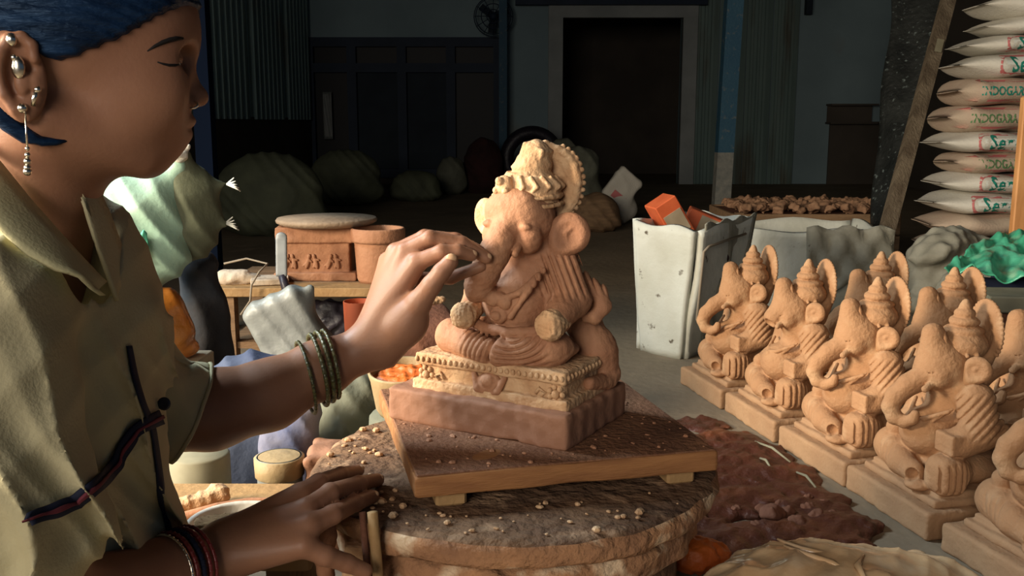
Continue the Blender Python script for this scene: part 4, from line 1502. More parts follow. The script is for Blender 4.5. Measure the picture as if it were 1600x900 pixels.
carton(1046, 341, 2.94, 12, 58, (.13, .10, .075), 'orange and beige carton tipped on end in the foam bin')
carton(1102, 351, 3.05, -8, 22, (.13, .10, .07), 'orange carton lying flat in the foam bin')

bc2 = at(1290, 420, 3.6)
r = root('foam_bin', 'grey white foam bin filled with clay scraps, behind the idol rows', 'bin', (1.06, 3.72, 0), 0)
sx0, sx1, sy0, sy1 = -.16, .30, -.16, .2
ex = .03
for k, q in enumerate((((sx0, sy0), (sx1, sy0)), ((sx1, sy0), (sx1, sy1)), ((sx1, sy1), (sx0, sy1)), ((sx0, sy1), (sx0, sy0)))):
    (x0, y0), (x1, y1) = q
    f_ = 1.12
    ob('panel', wall_grid((x0, y0, 0), (x1, y1, 0), (x0 * f_, y0 * f_, .305), (x1 * f_, y1 * f_, .305), 14, 14, .004, 40 + k, .022, .008), M['foam'], r)
ob('bottom', MB().box((.1, .02, .012), (.5, .34, .022)), M['foam'], r, smooth=False)
rows = []
for j in range(14):
    b = j / 13
    rows.append([(.02 + .32 * a, -.215 - .016 * abs(math.sin(a * 9 + b * 4)) - .010 * math.sin(a * 27 - b * 9) - .02 * b, .318 - b * .26 * (1 - .4 * a) + .010 * math.sin(a * 17)) for a in np.linspace(0, 1, 18)])
ob('sacking_cover', MB().sheet(rows, .004), M['sacking'], r)

# crate of clay scraps behind it
cz = at(1260, 345, 4.4)
r = root('wooden_crate', 'low wooden crate heaped with broken clay chips, behind the foam bins', 'crate', (cz[0], 4.5, 0))
W2, D2, H2 = .74, .5, .30
for k in range(3):
    for y_ in (-D2 / 2, D2 / 2):
        ob('slat', MB().box((0, y_, .05 + k * .1), (W2, .018, .092), bev=.002), M['crate'], r, smooth=False)
    for x_ in (-W2 / 2, W2 / 2):
        ob('slat', MB().box((x_, 0, .05 + k * .1), (.018, D2 - .02, .092), bev=.002), M['crate'], r, smooth=False)
for x_ in (-W2 / 2 + .03, W2 / 2 - .03):
    ob('corner_post', MB().box((x_, -D2 / 2 + .025, .15), (.035, .035, .3)), M['crate'], r, smooth=False)
ob('crate_bottom', MB().box((0, 0, .01), (W2, D2, .02)), M['crate'], r, smooth=False)
ob('clay_fill', MB().box((0, 0, .155), (W2 - .03, D2 - .03, .27)), M['clay_dark'], r, smooth=False)
chip = None
rr = random.Random(21)
for i in range(54):
    x, y = -W2 / 2 + .068 + (i % 9) * .0755 + rr.uniform(-.004, .004), -D2 / 2 + .060 + (i // 9) * .078 + rr.uniform(-.008, .008)
    if chip is None or i < 4:
        s_ = rr.uniform(.020, .026)
        o = ob('clay_chip', sculpt([B((0, 0, 0), (s_ * 1.4, s_ * .9, s_ * .6), .006, .002, ry(rr.uniform(-20, 20)))], .006, noise=[(.004, .03, i)]), M['chips'], smooth=False)
        chip = (chip or []) + [o]
    else:
        o = rr.choice(chip).copy()
        COL.objects.link(o)
    o.location = (cz[0] + x, 4.5 + y, .315 + rr.uniform(0, .006))
    o.rotation_euler = (rr.uniform(-.4, .4), rr.uniform(-.6, .6), rr.uniform(0, 3.1))
    tag(o, 'broken clay chip heaped in the wooden crate', 'clay chip', 'clay chips in the crate')

# ---------------------------------------------------------------- soot-black panel leaning by the sack stack
y_b, y_t = 3.9, 4.5
A0, A1 = at(1384, 372, y_b), at(1366, 320, y_b + .25)
TOPR, TOPL = at(1483, 0, y_t), at(1392, 0, y_t + .1)
up = (TOPR - A0)
r = root('leaning_panel', 'soot black sheet with worn pale edge board, leaning beside the sack stack', 'panel', (A0[0], A0[1], 0))
A0g = A0 + (A0 - TOPR) * (A0[2] / (TOPR[2] - A0[2]))
A1g = A1 + (A1 - TOPL) * (A1[2] / (TOPL[2] - A1[2]))
T0, T1 = TOPR + (TOPR - A0) * .5, TOPL + (TOPL - A1) * .5
rows = []
for j in range(30):
    b = j / 29
    rows.append([(A1g * (1 - b) + T1 * b) * (1 - a) + (A0g * (1 - b) + T0 * b) * a + np.array([.008 * math.sin(b * 21 + a * 5), -.010 * math.sin(b * 13 + a * 7), 0]) for a in np.linspace(0, 1, 10)])
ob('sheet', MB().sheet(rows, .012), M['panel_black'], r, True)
e0, e1 = A0g + np.array([.0, -.03, .0]), T0 + np.array([.0, -.03, 0])
dirv = (e1 - e0) / np.linalg.norm(e1 - e0)
vs = []
for q in (e0, e1):
    vs += [q + np.array(o_) for o_ in ((-.045, -.02, 0), (.012, -.02, 0), (.012, .02, 0), (-.045, .02, 0))]
ob('edge_board', MB().add(vs, [(3, 2, 1, 0), (4, 5, 6, 7), (0, 1, 5, 4), (1, 2, 6, 5), (2, 3, 7, 6), (3, 0, 4, 7)]), M['panel_edge'], r, True, smooth=False)
p = at(1463, 72, 4.32)
ob('paper_scrap', MB().box(p + np.array([0, -.03, 0]), (.03, .004, .055), ry(10)), M['cream'], r, True, smooth=False)

# ---------------------------------------------------------------- stack of printed sacks
SY = 3.75


def pillow(L, D, H, tip=.10, n=40, m=18, seed=0):
    """filled sack: lens section, pinched sewn end on the left (-x)"""
    r_ = np.random.RandomState(seed)
    ph = r_.uniform(0, 6.28, 4)
    vs, fs = [], []
    for i in range(n + 1):
        u = i / n
        x = -L / 2 + L * u
        e = min(1.0, (u * L) / tip)
        e2 = min(1.0, ((1 - u) * L) / tip)
        th = max(.04, (.35 * e + .65 * math.sin(e * math.pi / 2)) * math.sin(e2 * math.pi / 2) ** .8)
        for k in range(m):
            a = 2 * math.pi * k / m
            ca, sa = math.cos(a), math.sin(a)
            y = D / 2 * math.copysign(abs(ca) ** .75, ca) * (.45 + .55 * th)
            z = H / 2 * math.copysign(abs(sa) ** .8, sa) * th
            z += .004 * math.sin(x * 30 + ph[0] + y * 11)
            y += .003 * math.sin(x * 40 + ph[1] + z * 50)
            vs.append((x, y, z))
    for i in range(n):
        for k in range(m):
            k2 = (k + 1) % m
            fs.append((i * m + k, i * m + k2, (i + 1) * m + k2, (i + 1) * m + k))
    fs.append(tuple(range(m)))
    fs.append(tuple(reversed(range(n * m, (n + 1) * m))))
    return vs, fs


def text_mesh(s, size, name):
    cu = bpy.data.curves.new(name, 'FONT')
    cu.body = s
    cu.size = size
    cu.resolution_u = 2
    cu.offset = size * .018
    to = bpy.data.objects.new(name, cu)
    COL.objects.link(to)
    bpy.context.view_layer.update()
    me = bpy.data.meshes.new_from_object(to)
    v = np.array([p.co[:] for p in me.vertices])
    f = [tuple(p.vertices) for p in me.polygons]
    bpy.data.objects.remove(to)
    bpy.data.meshes.remove(me)
    return v, f


def on_face(v2, tree, off=.002, y0=-1.0):
    """press flat print (x, z) onto the camera side of a sack"""
    out = []
    for x, z in v2:
        h_ = tree.ray_cast(Vector((x, y0, z)), Vector((0, 1, 0)))
        out.append((x, (h_[0].y if h_[0] is not None else -.2) - off, z))
    return out


TXT = {'Servo': text_mesh('Servo', .066, 'print'), 'INDOGARA SERVO': text_mesh('INDOGARA SERVO', .032, 'print')}
levels = [(1545, -28, 'p'), (1537, 10, 'p'), (1538, 46, 'p'), (1515, 68, 'p'), (1505, 102, 'p'), (1503, 143, 't'), (1494, 186, 't'), (1482, 225, 'p'), (1506, 252, 't'), (1490, 286, 'p'), (1480, 316, 'p'), (1475, 349, 'n')]
zs = [at(1550, q[1], SY)[2] for q in levels]
lab_n = ['first', 'second', 'third', 'fourth', 'fifth', 'sixth', 'seventh', 'eighth', 'ninth', 'tenth', 'eleventh', 'twelfth', 'thirteenth', 'fourteenth', 'fifteenth']
n_low = 2
zlow = [zs[-1] - .085 * (k + 1) for k in range(3)]
order = sorted(list(zip(zs, levels)) + [(z, (1482 + 8 * i, 0, 'n')) for i, z in enumerate(zlow) if z > .03], key=lambda q: q[0])
for i, (z, (px, py, kind)) in enumerate(order):
    Ls, Ds = .62, .40
    zp = (order[i - 1][0] + z) / 2 if i else 0
    zn = (order[i + 1][0] + z) / 2 if i < len(order) - 1 else z + .045
    Hs = zn - zp + .003
    z = (zn + zp) / 2
    x0 = at(px, 200, SY - .1)[0]
    o = root('printed_sack', None, 'sack', (x0 + Ls / 2, SY + .05 + .01 * (i % 3), z))
    pv, pf = pillow(Ls, Ds, Hs, .13 if kind != 't' else .06, seed=i)
    ob('bag', (pv, pf), M['sack_tan'] if kind in 'tn' else M['sack_white'], o)
    tree = BVHTree.FromPolygons([Vector(q) for q in pv], pf)
    if kind == 'p':
        oo = []
        for off_, rr2 in ((.0, 1.0),):
            x_l, x_r, hz = -Ls / 2 + .105, Ls / 2 - .06, Hs * .40
            pts = [(x_l + .03 + .03 * math.cos(a) * 1.0, hz * math.sin(a)) for a in np.linspace(math.pi / 2, 3 * math.pi / 2, 12)]
            pts += [(x, -hz) for x in np.linspace(x_l + .05, x_r, 14)] + [(x, hz) for x in np.linspace(x_r, x_l + .05, 14)]
            inner = [(x_l + .036 + .03 * math.cos(a), hz * .80 * math.sin(a)) for a in np.linspace(math.pi / 2, 3 * math.pi / 2, 12)]
            inner += [(x, -hz * .80) for x in np.linspace(x_l + .05, x_r, 14)] + [(x, hz * .80) for x in np.linspace(x_r, x_l + .05, 14)]
        N_ = len(pts)
        v3 = on_face(pts, tree, .0015) + on_face(inner, tree, .0022)
        ob('red_border', (v3, [(k, (k + 1) % N_, N_ + (k + 1) % N_, N_ + k) for k in range(N_)]), M['print_red'], o, smooth=False)
        rows = [[on_face([(x_l + .02 + (x_r - x_l - .02) * a, hz * .82 * b)], tree, .0012)[0] for b in np.linspace(-1, 1, 5)] for a in np.linspace(0, 1, 16)]
        ob('white_field', MB().sheet(rows), M['print_white'], o)
        tv, tf = TXT['Servo']
        v2 = [(x * .92 + x_l + .040, (y_ - .021) * min(1.6, Hs * .66 / .048)) for x, y_, _ in tv]
        ob('green_lettering', (on_face(v2, tree, .0034), tf), M['print_green'], o, smooth=False)
    elif kind == 't':
        tv, tf = TXT['INDOGARA SERVO']
        v2 = [(x - Ls / 2 + .046, (y_ - .011) * 1.45) for x, y_, _ in tv]
        ob('green_lettering', (on_face(v2, tree, .0030), tf), M['print_green'] if i % 2 else M['print_olive'], o, smooth=False)
        for zz in (-Hs * .34, Hs * .36):
            rows = [[on_face([(x, zz + q)], tree, .0016)[0] for q in (-.004, .004)] for x in np.linspace(-Ls / 2 + .03, Ls / 2 - .06, 24)]
            ob('red_stripe', MB().sheet(rows), M['print_red'], o)
    what = {'p': 'white sack with red bordered green word', 't': 'tan sack with a line of green capitals', 'n': 'plain tan sack'}[kind]
    o['label'] = '%s, %s from floor in tall stack' % (what, lab_n[i])
    o['group'] = 'printed sacks in the tall stack'

# post, folded sacks and sheets in front of the stack
p = at(1596, 260, 3.24)
tag(ob('orange_plank', MB().box((p[0] + .02, 3.24, p[2] / 2 + .08), (.075, .03, p[2] + .30), bev=.004), M['orange_wood'], smooth=False), 'upright bright orange wooden plank in front of the sack stack', 'plank')


def draped(name, corners, nu, nv, amp, seed, m, label, cat, th=.006, sag=0.0, freq=1.0):
    """crumpled cloth between four 3-D corners (near-left, near-right, far-left, far-right)"""
    a0, a1, b0, b1 = (np.array(c, float) for c in corners)
    r_ = np.random.RandomState(seed)
    ph = r_.uniform(0, 6.28, 8)
    ak, fk, wk = r_.uniform(0, 3.14, 7), r_.uniform(4, 19, 7), r_.uniform(.3, .8, 7)
    rows = []
    for j in range(nv):
        v_ = j / (nv - 1)
        row = []
        for i in range(nu):
            u = i / (nu - 1)
            p_ = (a0 * (1 - u) + a1 * u) * (1 - v_) + (b0 * (1 - u) + b1 * u) * v_
            e = sum(wk[q] * (1 - 2 * abs(math.sin(fk[q] * (u * math.cos(ak[q]) + v_ * math.sin(ak[q])) + ph[q % 8] + .8 * math.sin(5 * u + 7 * v_ + q)))) for q in range(7))
            p_ = p_ + np.array([.3 * amp * math.sin(11 * v_ + ph[4]), -.5 * amp * e, amp * e - sag * math.sin(math.pi * u) * math.sin(math.pi * v_)])
            row.append(p_)
        rows.append(row)
    return tag(ob(name, MB().sheet(rows, th), m), label, cat)


r = root('folded_sack', 'flat grey sack slumped between the leaning panel and sack stack', 'sack', (1.62, 3.35, 0))
ob('cloth', sculpt([E((1.58, 3.42, .16), (.16, .12, .17), .03), E((1.50, 3.36, .26), (.10, .09, .05), .03, ry(-30)), E((1.66, 3.36, .22), (.15, .08, .05), .03, ry(-28)), E((1.6, 3.4, .06), (.2, .14, .07), .03)], .008, noise=[(.006, .07, 3)]), M['sacking'], r, True)
r = root('folded_sack', 'brown grey sack with sharp fold, just below the green plastic sheet', 'sack', (1.62, 2.95, 0))
ob('cloth', sculpt([E((1.55, 3.14, .16), (.15, .09, .09), .03, ry(-24)), E((1.58, 3.16, .08), (.16, .10, .10), .03), E((1.47, 3.12, .12), (.06, .06, .08), .02)], .007, noise=[(.005, .06, 5)]), M['sacking'], r, True)
draped('plastic_sheet', (at(1476, 416, 2.72), at(1660, 444, 2.68), at(1530, 374, 3.02), at(1660, 334, 3.15)), 64, 48, .011, 5, M['green_sheet'], 'crumpled bright green plastic sheet thrown over sacks behind the idols', 'sheet', .004)
P = [C(at(1530, 452, 2.78), at(1660, 452, 2.80), .03, .045, .02), C(at(1545, 490, 2.84), at(1640, 482, 2.84), .08, .08, .02), E((1.80, 2.93, .08), (.16, .14, .09), .03), C(at(1575, 445, 2.98), at(1660, 420, 3.05), .055, .07, .03)]
blob('sack_heap', P, .008, M['navy'], [(.004, .08, 2)], label='dark navy sack heap carrying the green plastic sheet', cat='sack')
p = at(1580, 463, 2.55)
tag(ob('cream_board', MB().box((p[0] + .05, 2.6, p[2] - .02), (.22, .16, .045), rz(-6), bev=.004), M['cream'], smooth=False), 'pale cream board lying behind the idol rows', 'board')
q = p
tag(ob('support_box', MB().box((p[0] + .05, 2.62, (p[2] - .043) / 2), (.20, .15, p[2] - .043), bev=.004), M['clay_dark'], smooth=False), 'dark brown box under the pale cream board', 'box')
# ================================================================== things behind the worker
# dark navy post right behind her profile
p = at(320, 190, 3.2)
r = root('steel_post', 'dark navy square post just behind the woman profile', 'post', (p[0], 3.2, 0))
ob('shaft', MB().box((0, 0, 1.65), (.055, .055, 3.3)), M['post_navy'], r, smooth=False)
ob('foot_plate', MB().box((0, 0, .01), (.12, .12, .02)), M['navy'], r, smooth=False)

# low work table with planks
TZ, TY0, TY1 = .262, 2.52, 2.92
tb = root('low_table', 'low plank table carrying a clay mould and a terracotta pot', 'table', (at(470, 190, 2.7)[0], 2.7, 0))
x0, x1 = at(325, 440, TY0)[0], at(640, 440, TY0)[0]
for k in range(4):
    ya = TY0 + k * .1
    ob('plank', MB().box(((x0 + x1) / 2 + .01 * (k % 2), ya + .05, TZ - .012), (x1 - x0, .094, .024), bev=.002), M['crate'] if k else M['stick'], tb, True, smooth=False)
for x in (x0 + .04, x1 - .04):
    for y in (TY0 + .04, TY1 - .06):
        ob('leg', MB().box((x, y, (TZ - .024) / 2), (.04, .04, TZ - .024)), M['crate'], tb, True, smooth=False)
ob('shelf', MB().box(((x0 + x1) / 2, (TY0 + TY1) / 2, .10), (x1 - x0 - .06, .34, .018)), M['crate'], tb, True, smooth=False)
# clay mould block with relief figures
mc = at(498, 400, 2.70)
mo = root('clay_mould', 'carved terracotta pedestal block with relief figures, on the low table', 'mould', (mc[0], 2.72, TZ))
ob('block', sculpt([B((0, 0, .012), (.115, .085, .012), .003, .002), B((0, 0, .060), (.096, .07, .050), .004, .003), B((0, 0, .128), (.108, .080, .022), .004, .004), B((0, 0, .112), (.102, .075, .008), .003, .002)], .003, noise=[(.0008, .04, 4)]), M['terracotta'], mo)
for k in range(6):
    x = -.085 + k * .030
    P = [E((0, 0, .012), (.006, .005, .016), .004), E((0, 0, .034), (.0055, .005, .007), .002), C((-.009, 0, .004), (0, 0, .018), .0035, .003, .003), C((.010, 0, .020), (0, 0, .026), .003, .003, .003)]
    o = ob('relief_figure', sculpt(P, .002), M['terracotta'], mo)
    o.location = (x, -.072, .036)
    o.rotation_euler = (0, .25 * (-1) ** k, 0)
# round bat on top
o = ob('round_bat', MB().lathe([(.0, 0), (.125, 0), (.140, .008), (.142, .014), (.138, .020), (0, .021)], 48, wob=.004, seed=2), M['bat'])
o.location = (at(508, 335, 2.7)[0], 2.72, TZ + .150)
tag(o, 'round pale plaster bat lying on the carved terracotta block', 'bat')
# pot
pc = at(589, 430, 2.60)
po = root('terracotta_pot', 'plain terracotta flower pot with rim, beside the carved block', 'pot', (pc[0], 2.64, TZ))
ob('wall', MB().lathe([(.0, .004), (.056, .0), (.060, .01), (.066, .115), (.066, .118), (.058, .116), (.05, .02), (0, .018)], 40), M['terracotta'], po)
ob('rim', MB().lathe([(.060, .112), (.073, .112), (.075, .118), (.075, .146), (.071, .150), (.064, .148), (.060, .112)], 40), M['terracotta'], po)
tag(blob('plaster_scrap', [E((0, 0, .018), (.055, .03, .022), .01), E((.03, .01, .012), (.04, .03, .014), .01), E((-.03, 0, .010), (.04, .03, .012), .01)], .004, M['plaster'], [(.002, .03, 4)]), 'whitish plaster scrap lying on the low table planks', 'plaster').location = (at(368, 440, 2.6)[0], 2.6, TZ)
o = ob('plaster_tile', MB().box((0, 0, .01), (.10, .09, .016), rz(12), bev=.002), M['plaster'], smooth=False)
o.location = (at(425, 440, 2.62)[0], 2.60, TZ)
tag(o, 'pale flat tile on the low table next to the plaster scrap', 'tile')
tag(ob('binding_wire', MB().tube([at(350, 412, 2.56), at(385, 404, 2.56), at(418, 412, 2.55), at(405, 425, 2.52), at(393, 445, 2.50), at(391, 470, 2.50), at(376, 492, 2.50)], .0028, 6), M['twine']), 'loose twisted wire hanging over the front of low table', 'wire')
sc = root('scraper_tool', 'grey rounded scraper with black strap, leaning on the carved block', 'scraper', at(441, 432, 2.5))
ob('blade', sculpt([B((0, 0, .052), (.0155, .004, .052), .004, .002, rx(-8)), E((0, .007, .105), (.0155, .004, .012), .003)], .0025), M['grey_metal'], sc)
ob('strap', MB().tube([(.0, -.004, .004), (.012, -.012, -.03), (.03, -.018, -.07), (.05, -.018, -.10)], [.010, .013, .011, .008], 8), M['black_plastic'], sc)
o = blob('plastic_bag', [E((0, 0, .055), (.075, .06, .05), .02), E((.05, 0, .04), (.05, .05, .04), .02)], .005, M['black_plastic'], [(.005, .045, 6)], label='crumpled black plastic bag on the shelf under low table', cat='bag')
o.location = (at(515, 460, 2.62)[0], 2.60, .109)
o = ob('clay_cup', MB().lathe([(0, .003), (.026, 0), (.030, .03), (.033, .065), (.030, .065), (.024, .01), (0, .01)], 24), M['orange_box'])
o.location = at(562, 505, 2.35)
o.location.z = 0.0
o.scale = (1.2, 1.2, 4.0)
tag(o, 'small reddish cup behind the raised hand', 'cup')

# mint and olive tied sack
sk = root('tied_sack', 'mint and olive woven sack with tied corners, behind the woman', 'sack', (at(255, 430, 1.98)[0], 1.98, .0))


def crease(amp, s_):
    def fn(d, X, Y, Z):
        f32 = np.float32
        q = X * f32(.9) + Z * f32(.45) + Y * f32(.3)
        return d + f32(amp) * (np.abs(np.sin(q * s_ + 2 * np.sin(Z * 14 + X * 9))) + .22 * np.abs(np.sin((X * .5 - Z * .8) * s_ * .9 + Y * 20 + 1.5 * np.sin(X * 23))) - .6).astype(f32)
    return fn


P = [E(at(225, 340, 1.98), (.085, .08, .10), .03), C(at(215, 330, 1.96), at(160, 285, 1.95), .06, .012, .03), E(at(245, 390, 1.97), (.070, .07, .07), .03), C(at(245, 320, 1.98), at(275, 262, 1.98), .055, .022, .03), E(at(225, 425, 1.97), (.06, .06, .03), .02)]
ob('mint_side', sculpt(P, .005, post=crease(.007, 55)), M['mint'], sk, True)
P = [E(at(300, 335, 2.02), (.060, .07, .10), .03), C(at(310, 300, 2.02), at(352, 286, 2.02), .04, .006, .02), C(at(310, 345, 2.02), at(350, 350, 2.02), .045, .006, .02), C(at(290, 300, 2.0), at(284, 246, 1.99), .045, .022, .03)]
ob('olive_side', sculpt(P, .005, post=crease(.006, 60)), M['olive_sack'], sk, True)
ob('tied_neck', sculpt([E(at(280, 243, 1.97), (.017, .017, .014), .006), C(at(280, 245, 1.97), at(296, 228, 1.98), .012, .004, .006)], .003, noise=[(.0015, .012, 2)]), M['sack_white'], sk, True)
for q in ((354, 288), (352, 349)):
    g = MB()
    for k in range(5):
        a = at(*q, 2.02)
        g.tube([a, a + np.array([.010 + .004 * k, -.004 * k, .006 * (2 - k) * .7]), a + np.array([.018 + .003 * k, -.006, .007 * (2 - k)])], [.002, .0018, .0012], 5)
    ob('thread_tuft', g, M['print_white'], sk, True)
rows = [[at(206 + 20 * u, 366 + 40 * v + 6 * math.sin(u * 5), 1.885 - .004 * math.sin(u * 9 + v * 4)) for u in np.linspace(0, 1.2, 10)] for v in np.linspace(0, 1, 8)]
ob('green_patch', MB().sheet(rows, .004), M['mint_deep'], sk, True)
# amber bag under it, with a box that carries both
o = blob('amber_bag', [E(at(245, 490, 1.93), (.058, .06, .058), .02), E(at(262, 520, 1.93), (.052, .055, .045), .02), C(at(235, 478, 1.92), at(222, 456, 1.92), .036, .018, .02), E(at(255, 545, 1.95), (.07, .06, .03), .02)], .004, M['amber'],
         post=crease(.006, 70), label='crumpled amber plastic bag under the mint sack', cat='bag')
zt2 = at(255, 560, 1.95)[2]
o = ob('carton', MB().box((0, 0, zt2 / 2), (.19, .16, zt2), bev=.003), M['beige'], smooth=False)
o.location = (at(240, 560, 1.95)[0] + .008, 1.945, 0)
tag(o, 'plain carton that carries the crumpled amber bag', 'carton')
# dark hanging cloth column right of the bag
bx_ = at(318, 480, 2.12)
blob('dark_cloth', [C((bx_[0], 2.12, .03), (bx_[0], 2.10, .380), .055, .043, .02), C((bx_[0] + .03, 2.12, .02), (bx_[0] + .02, 2.11, .30), .045, .035, .02), E((bx_[0] - .01, 2.12, .03), (.08, .06, .05), .02)], .006, M['dark_cloth'], post=crease(.006, 60),
     label='dark blue cloth hanging in a column below the olive sack', cat='cloth')

# grey plastic sack and cloth heaps below the reaching arm
R_ = ry(-24)
gs = blob('plastic_sack', [B(at(452, 520, 1.88), (.066, .035, .086), .025, .01, R_), E(at(475, 560, 1.89), (.072, .05, .07), .03), C(at(478, 470, 1.88), at(484, 452, 1.88), .02, .01, .02), E(at(480, 640, 1.90), (.07, .055, .12), .03), E((at(480, 690, 1.90)[0], 1.90, .08), (.08, .06, .09), .03)], .005, M['grey_plastic'], post=crease(.004, 60),
          label='pale grey plastic sack standing behind the bangled arm', cat='sack')
blob('cloth_heap', [E(at(400, 590, 1.72), (.075, .06, .05), .03), E(at(350, 620, 1.72), (.09, .07, .06), .03), E((at(380, 650, 1.72)[0], 1.72, .09), (.12, .09, .10), .03)], .006, M['blue_cloth'], post=crease(.008, 48),
     label='heap of dull blue cloth below the grey plastic sack', cat='cloth')
blob('cloth_heap', [E(at(470, 670, 1.61), (.033, .032, .075), .02, ry(14)), E(at(442, 700, 1.61), (.045, .035, .05), .02), E((at(458, 720, 1.61)[0], 1.605, .05), (.055, .042, .07), .02)], .004, M['paleblue'], post=crease(.005, 70),
     label='white and blue patterned cloth beside the tan bucket', cat='cloth')
blob('feed_sack', [E(at(545, 655, 1.72), (.075, .06, .085), .03), E((at(545, 720, 1.72)[0], 1.72, .10), (.085, .07, .12), .03), E(at(575, 600, 1.76), (.05, .05, .05), .03)], .005, M['green_grey'], post=crease(.005, 55),
     label='grey green sack standing behind the potter wheel', cat='sack')
blob('feed_sack', [E(at(640, 500, 2.05), (.09, .07, .05), .03), E(at(670, 540, 2.0), (.09, .07, .07), .03), E((at(650, 600, 2.0)[0], 2.02, .12), (.14, .10, .14), .03)], .006, M['clay_dark'], post=crease(.009, 45),
     label='dark brown lumpy sack between the raised hand and idol', cat='sack')
o = blob('clay_peg', [C((0, 0, 0), (.020, .004, .002), .009, .007, .004), E((-.006, 0, 0), (.008, .009, .008), .003)], .002, M['clay_dusty'], [(.0008, .01, 3)], label='small pale clay peg stuck on the dark brown sack', cat='peg')
o.location = Vector(at(676, 470, 1.965))
# orange paint pot on an upturned pail
pz = at(632, 580, 1.56)
pp = root('paint_pot', 'tan pot of bright orange paint powder behind the turning board', 'pot', (pz[0], 1.57, pz[2] - .071))
pp.rotation_euler = (.13, -.03, 0)
ob('pot_wall', MB().lathe([(0, .004), (.045, 0), (.050, .01), (.056, .060), (.059, .072), (.058, .076), (.054, .075), (.050, .055), (.046, .02), (0, .018)], 40), M['bucket'], pp)
ob('paint', sculpt([E((0, 0, .058), (.0545, .0545, .012), .01), E((.02, .012, .064), (.025, .02, .010), .01)], .0035, noise=[(.002, .02, 3)]), M['orange_paint'], pp)
o = ob('upturned_pail', MB().lathe([(.075, 0), (.078, .006), (.062, pz[2] - .080), (.058, pz[2] - .075), (0, pz[2] - .075)], 32), M['green_grey'])
o.location = (pz[0], 1.57, 0)
tag(o, 'dull upturned pail that carries the orange paint pot', 'pail')
# bucket, clay block and box near the floor
bz = at(436, 712, 1.51)
bu = root('bucket', 'small tan clay-stained bucket below the bangled arm', 'bucket', (bz[0], 1.51, 0))
ob('pail', MB().lathe([(0, .003), (.030, 0), (.033, .01), (.037, bz[2] - .03), (.037, bz[2]), (.034, bz[2]), (.030, .02), (0, .015)], 32), M['grey_plastic'], bu)
ob('rim_band', MB().lathe([(.0375, bz[2] - .034), (.040, bz[2] - .032), (.041, bz[2] - .002), (.036, bz[2])], 32), M['bucket'], bu)
bq = at(498, 735, 1.50)
o = blob('clay_block', [B((0, 0, bq[2] / 2 + .01), (.034, .05, bq[2] / 2 + .02), .012, .004)], .005, M['clay_slab'], [(.003, .05, 3)], label='rough brown clay block behind the resting hand', cat='clay block')
o.location = (bq[0] + .010, 1.535, 0)
bq = at(300, 742, 1.50)
o = ob('metal_tin', MB().lathe([(0, 0), (.048, 0), (.05, .004), (.05, bq[2] + .02), (.046, bq[2] + .024), (0, bq[2] + .022)], 32), M['cream'])
o.location = (bq[0], 1.54, 0)
tag(o, 'cream coloured tin below the sleeve of the reaching arm', 'tin')
# side board with clay coil, bowl and brush
zb = .150
b0, b1_ = atz(262, 815, zb), atz(475, 770, zb)
sb = root('side_bench', 'low tan bench with clay scraps beside the potter wheel', 'bench', (-.40, 1.30, 0))
for k in range(3):
    ob('bench_plank', MB().box((-.41, 1.20 + k * .085, zb - .012), (.30, .08, .024), bev=.003), M['stick'], sb, True, smooth=False)
for x in (-.52, -.31):
    ob('leg', MB().box((x, 1.285, (zb - .024) / 2), (.03, .20, zb - .024)), M['crate'], sb, True, smooth=False)
o = blob('clay_roll', [C(atz(285, 790, zb + .008), atz(345, 776, zb + .012), .012, .014, .006), E(atz(338, 770, zb + .016), (.018, .014, .014), .005)], .003, M['clay_dusty'], [(.0015, .02, 3)], label='short lumpy clay roll lying on the side bench', cat='clay roll')
tag(ob('clay_coil', MB().tube([atz(285, 808, zb + .008), atz(340, 795, zb + .008), atz(390, 787, zb + .008), atz(430, 786, zb + .008), atz(462, 790, zb + .008)], [.007, .009, .009, .008, .006], 10), M['terracotta']), 'long reddish clay coil curving over the side bench', 'clay coil')
bw = atz(372, 815, zb + .052)
bo = root('white_bowl', 'clay-splashed white bowl on the side bench, by the resting hand', 'bowl', (bw[0], bw[1] + .0, zb))
ob('bowl_wall', MB().lathe([(0, .003), (.040, 0), (.046, .006), (.062, .044), (.066, .052), (.064, .054), (.060, .050), (.044, .012), (0, .010)], 40), M['white_bowl'], bo)
ob('slip', MB().lathe([(0, .030), (.050, .030), (.051, .028), (0, .026)], 32), M['clay_dusty'], bo)
br = root('brush', 'broad bristle brush lying across the white bowl', 'brush', atz(352, 818, zb + .060))
ob('bristles', sculpt([B((0, 0, 0), (.036, .016, .008), .005, .002, rz(20))], .002, noise=[(.001, .006, 3)]), M['bristle'], br)
ob('handle', MB().tube([(.026, .012, .001), (.050, .030, .003), (.080, .056, .004)], [.007, .006, .005], 8), M['stick'], br)

# sticks and slab scraps leaning against the wheel drum
for k, (px0, py0, px1, py1, y, rad, m_, lab) in enumerate(((582, 800, 590, 900, 1.02, .0062, 'stick', 'yellowish round stick standing against the potter wheel'), (566, 800, 572, 870, 1.025, .0040, 'clay_dark', 'thin dark red stick beside the yellowish stick'))):
    a, b = at(px0, py0, y + .01), at(px1, py1, y)
    b = a + (b - a) * (a[2] - .001) / (a[2] - b[2])
    tag(ob('stick', MB().tube([a, (a + b) / 2 + np.array([.001, 0, 0]), b], [rad, rad * 1.05, rad * .95], 10), M[m_]), lab, 'stick')
p = at(545, 880, 1.035)
o = ob('slab_scrap', MB().box((0, 0, .11), (.032, .014, .22), ry(6) @ rx(-6), bev=.002), M['clay_dusty'], smooth=False)
o.location = (p[0], 1.03, 0)
tag(o, 'tan slab scrap on edge under the resting hand', 'slab')
p = at(507, 850, 1.06)
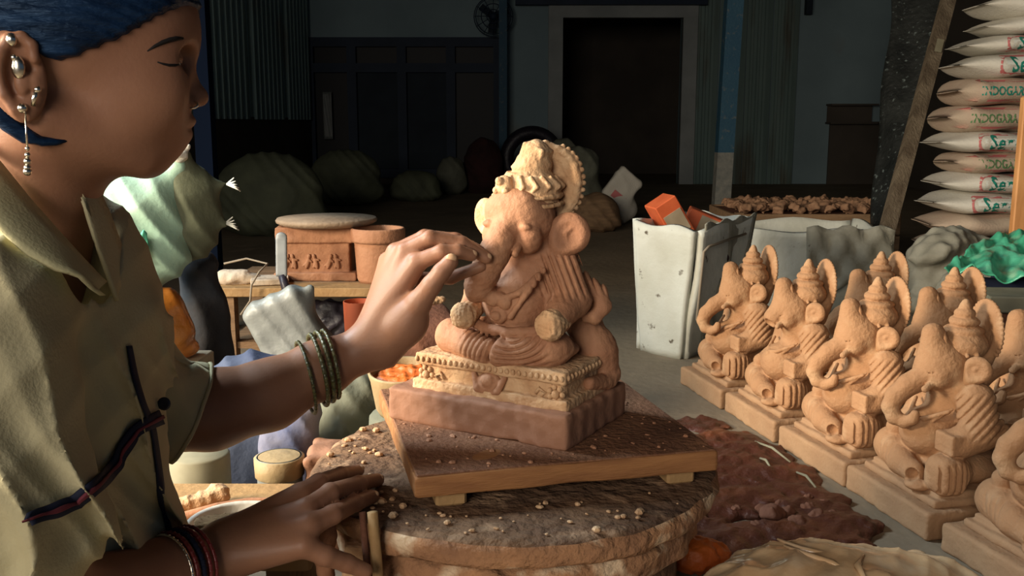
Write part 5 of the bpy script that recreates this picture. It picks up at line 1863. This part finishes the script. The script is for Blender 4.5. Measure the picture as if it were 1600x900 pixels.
o = blob('red_clay_scrap', [E((0, 0, p[2]), (.012, .012, .026), .006, ry(25)), C((0, 0, .0), (0, 0, p[2]), .012, .010, .006)], .003, M['terracotta'], [(.001, .02, 3)], label='red clay scrap showing between the spread fingers', cat='clay scrap')
o.location = (p[0], 1.06, 0)

# ---------------------------------------------------------------- dim things deep in the shed
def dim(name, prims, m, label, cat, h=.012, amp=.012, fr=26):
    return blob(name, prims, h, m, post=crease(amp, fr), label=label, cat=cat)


def gnd(px, py, y, rx_, ry_, rzz):
    """ellipsoid whose body reaches the floor"""
    c = at(px, py, y)
    return [E(c, (rx_, ry_, rzz), .04), E((c[0], y, c[2] * .45), (rx_ * 1.1, ry_, max(c[2] * .5, .05)), .06)]


q = at(972, 300, 6.6)
fs_ = root('flour_sack', 'dim white sack with folded corner, left of the foam bin', 'sack', (q[0], 6.6, 0))
ob('bag', sculpt([B(q + np.array([0, 0, .03]), (.10, .05, .12), .03, .01, ry(38)), E((q[0] - .03, 6.62, q[2] * .5), (.14, .09, q[2] * .5), .05)], .010, post=crease(.008, 30)), M['sack_white'], fs_, True)
ob('red_print', MB().box(q + np.array([-.03, -.058, -.03]), (.10, .006, .05), ry(38)), M['print_red'], fs_, True, smooth=False)
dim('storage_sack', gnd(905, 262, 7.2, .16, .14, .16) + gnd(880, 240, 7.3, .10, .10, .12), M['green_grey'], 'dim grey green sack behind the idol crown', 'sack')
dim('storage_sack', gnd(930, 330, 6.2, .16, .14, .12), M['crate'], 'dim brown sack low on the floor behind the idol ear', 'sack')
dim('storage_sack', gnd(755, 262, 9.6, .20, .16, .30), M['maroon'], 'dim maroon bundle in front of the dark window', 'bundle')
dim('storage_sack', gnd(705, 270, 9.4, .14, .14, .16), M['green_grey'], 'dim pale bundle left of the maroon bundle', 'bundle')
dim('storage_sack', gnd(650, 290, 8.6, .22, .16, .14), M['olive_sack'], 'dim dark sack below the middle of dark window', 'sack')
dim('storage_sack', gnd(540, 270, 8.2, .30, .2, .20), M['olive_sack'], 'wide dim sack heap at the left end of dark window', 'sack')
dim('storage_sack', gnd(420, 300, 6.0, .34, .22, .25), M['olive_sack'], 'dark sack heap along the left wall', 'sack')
p = at(832, 212, 9.8)
t_ = root('old_tyre', 'dark old tyre propped by the doorway', 'tyre', (p[0], 9.8, 0), 8)
ob('tread', MB().tube([(.26 * math.cos(a), .02, .33 + .26 * math.sin(a)) for a in np.linspace(0, 6.283, 37)[:-1]], .07, 12, closed=True), M['black_plastic'], t_)
p = at(512, 175, BACK - .065)
tag(ob('hanging_strip', wall_grid(p + np.array([-.05, 0, -.30]), p + np.array([.05, 0, -.30]), p + np.array([-.05, 0, .22]), p + np.array([.05, 0, .22]), 8, 16, .006, 4, .006), M['grey_plastic']), 'pale plastic strip hanging in the dark window', 'strip')
p = at(1330, 178, BACK - .1)
sf = root('wall_shelf', 'dark wall shelf box beside the leaning panel', 'shelf', (p[0], BACK - .12, p[2]))
ob('shelf_back', MB().box((0, .08, 0), (.5, .02, .20)), M['wall_brown'], sf, smooth=False)
for s_, nm in (((0, 0, .10), 'shelf_top'), ((0, 0, -.10), 'shelf_bottom')):
    ob(nm, MB().box(s_, (.52, .2, .02)), M['wall_brown'], sf, smooth=False)
p = at(1262, 12, BACK - .03)
tag(ob('switch_box', MB().box((p[0], BACK - .06, p[2] + .08), (.07, .08, .32), bev=.006), M['shutter'], smooth=False), 'narrow grey switch box high on the back wall', 'box')
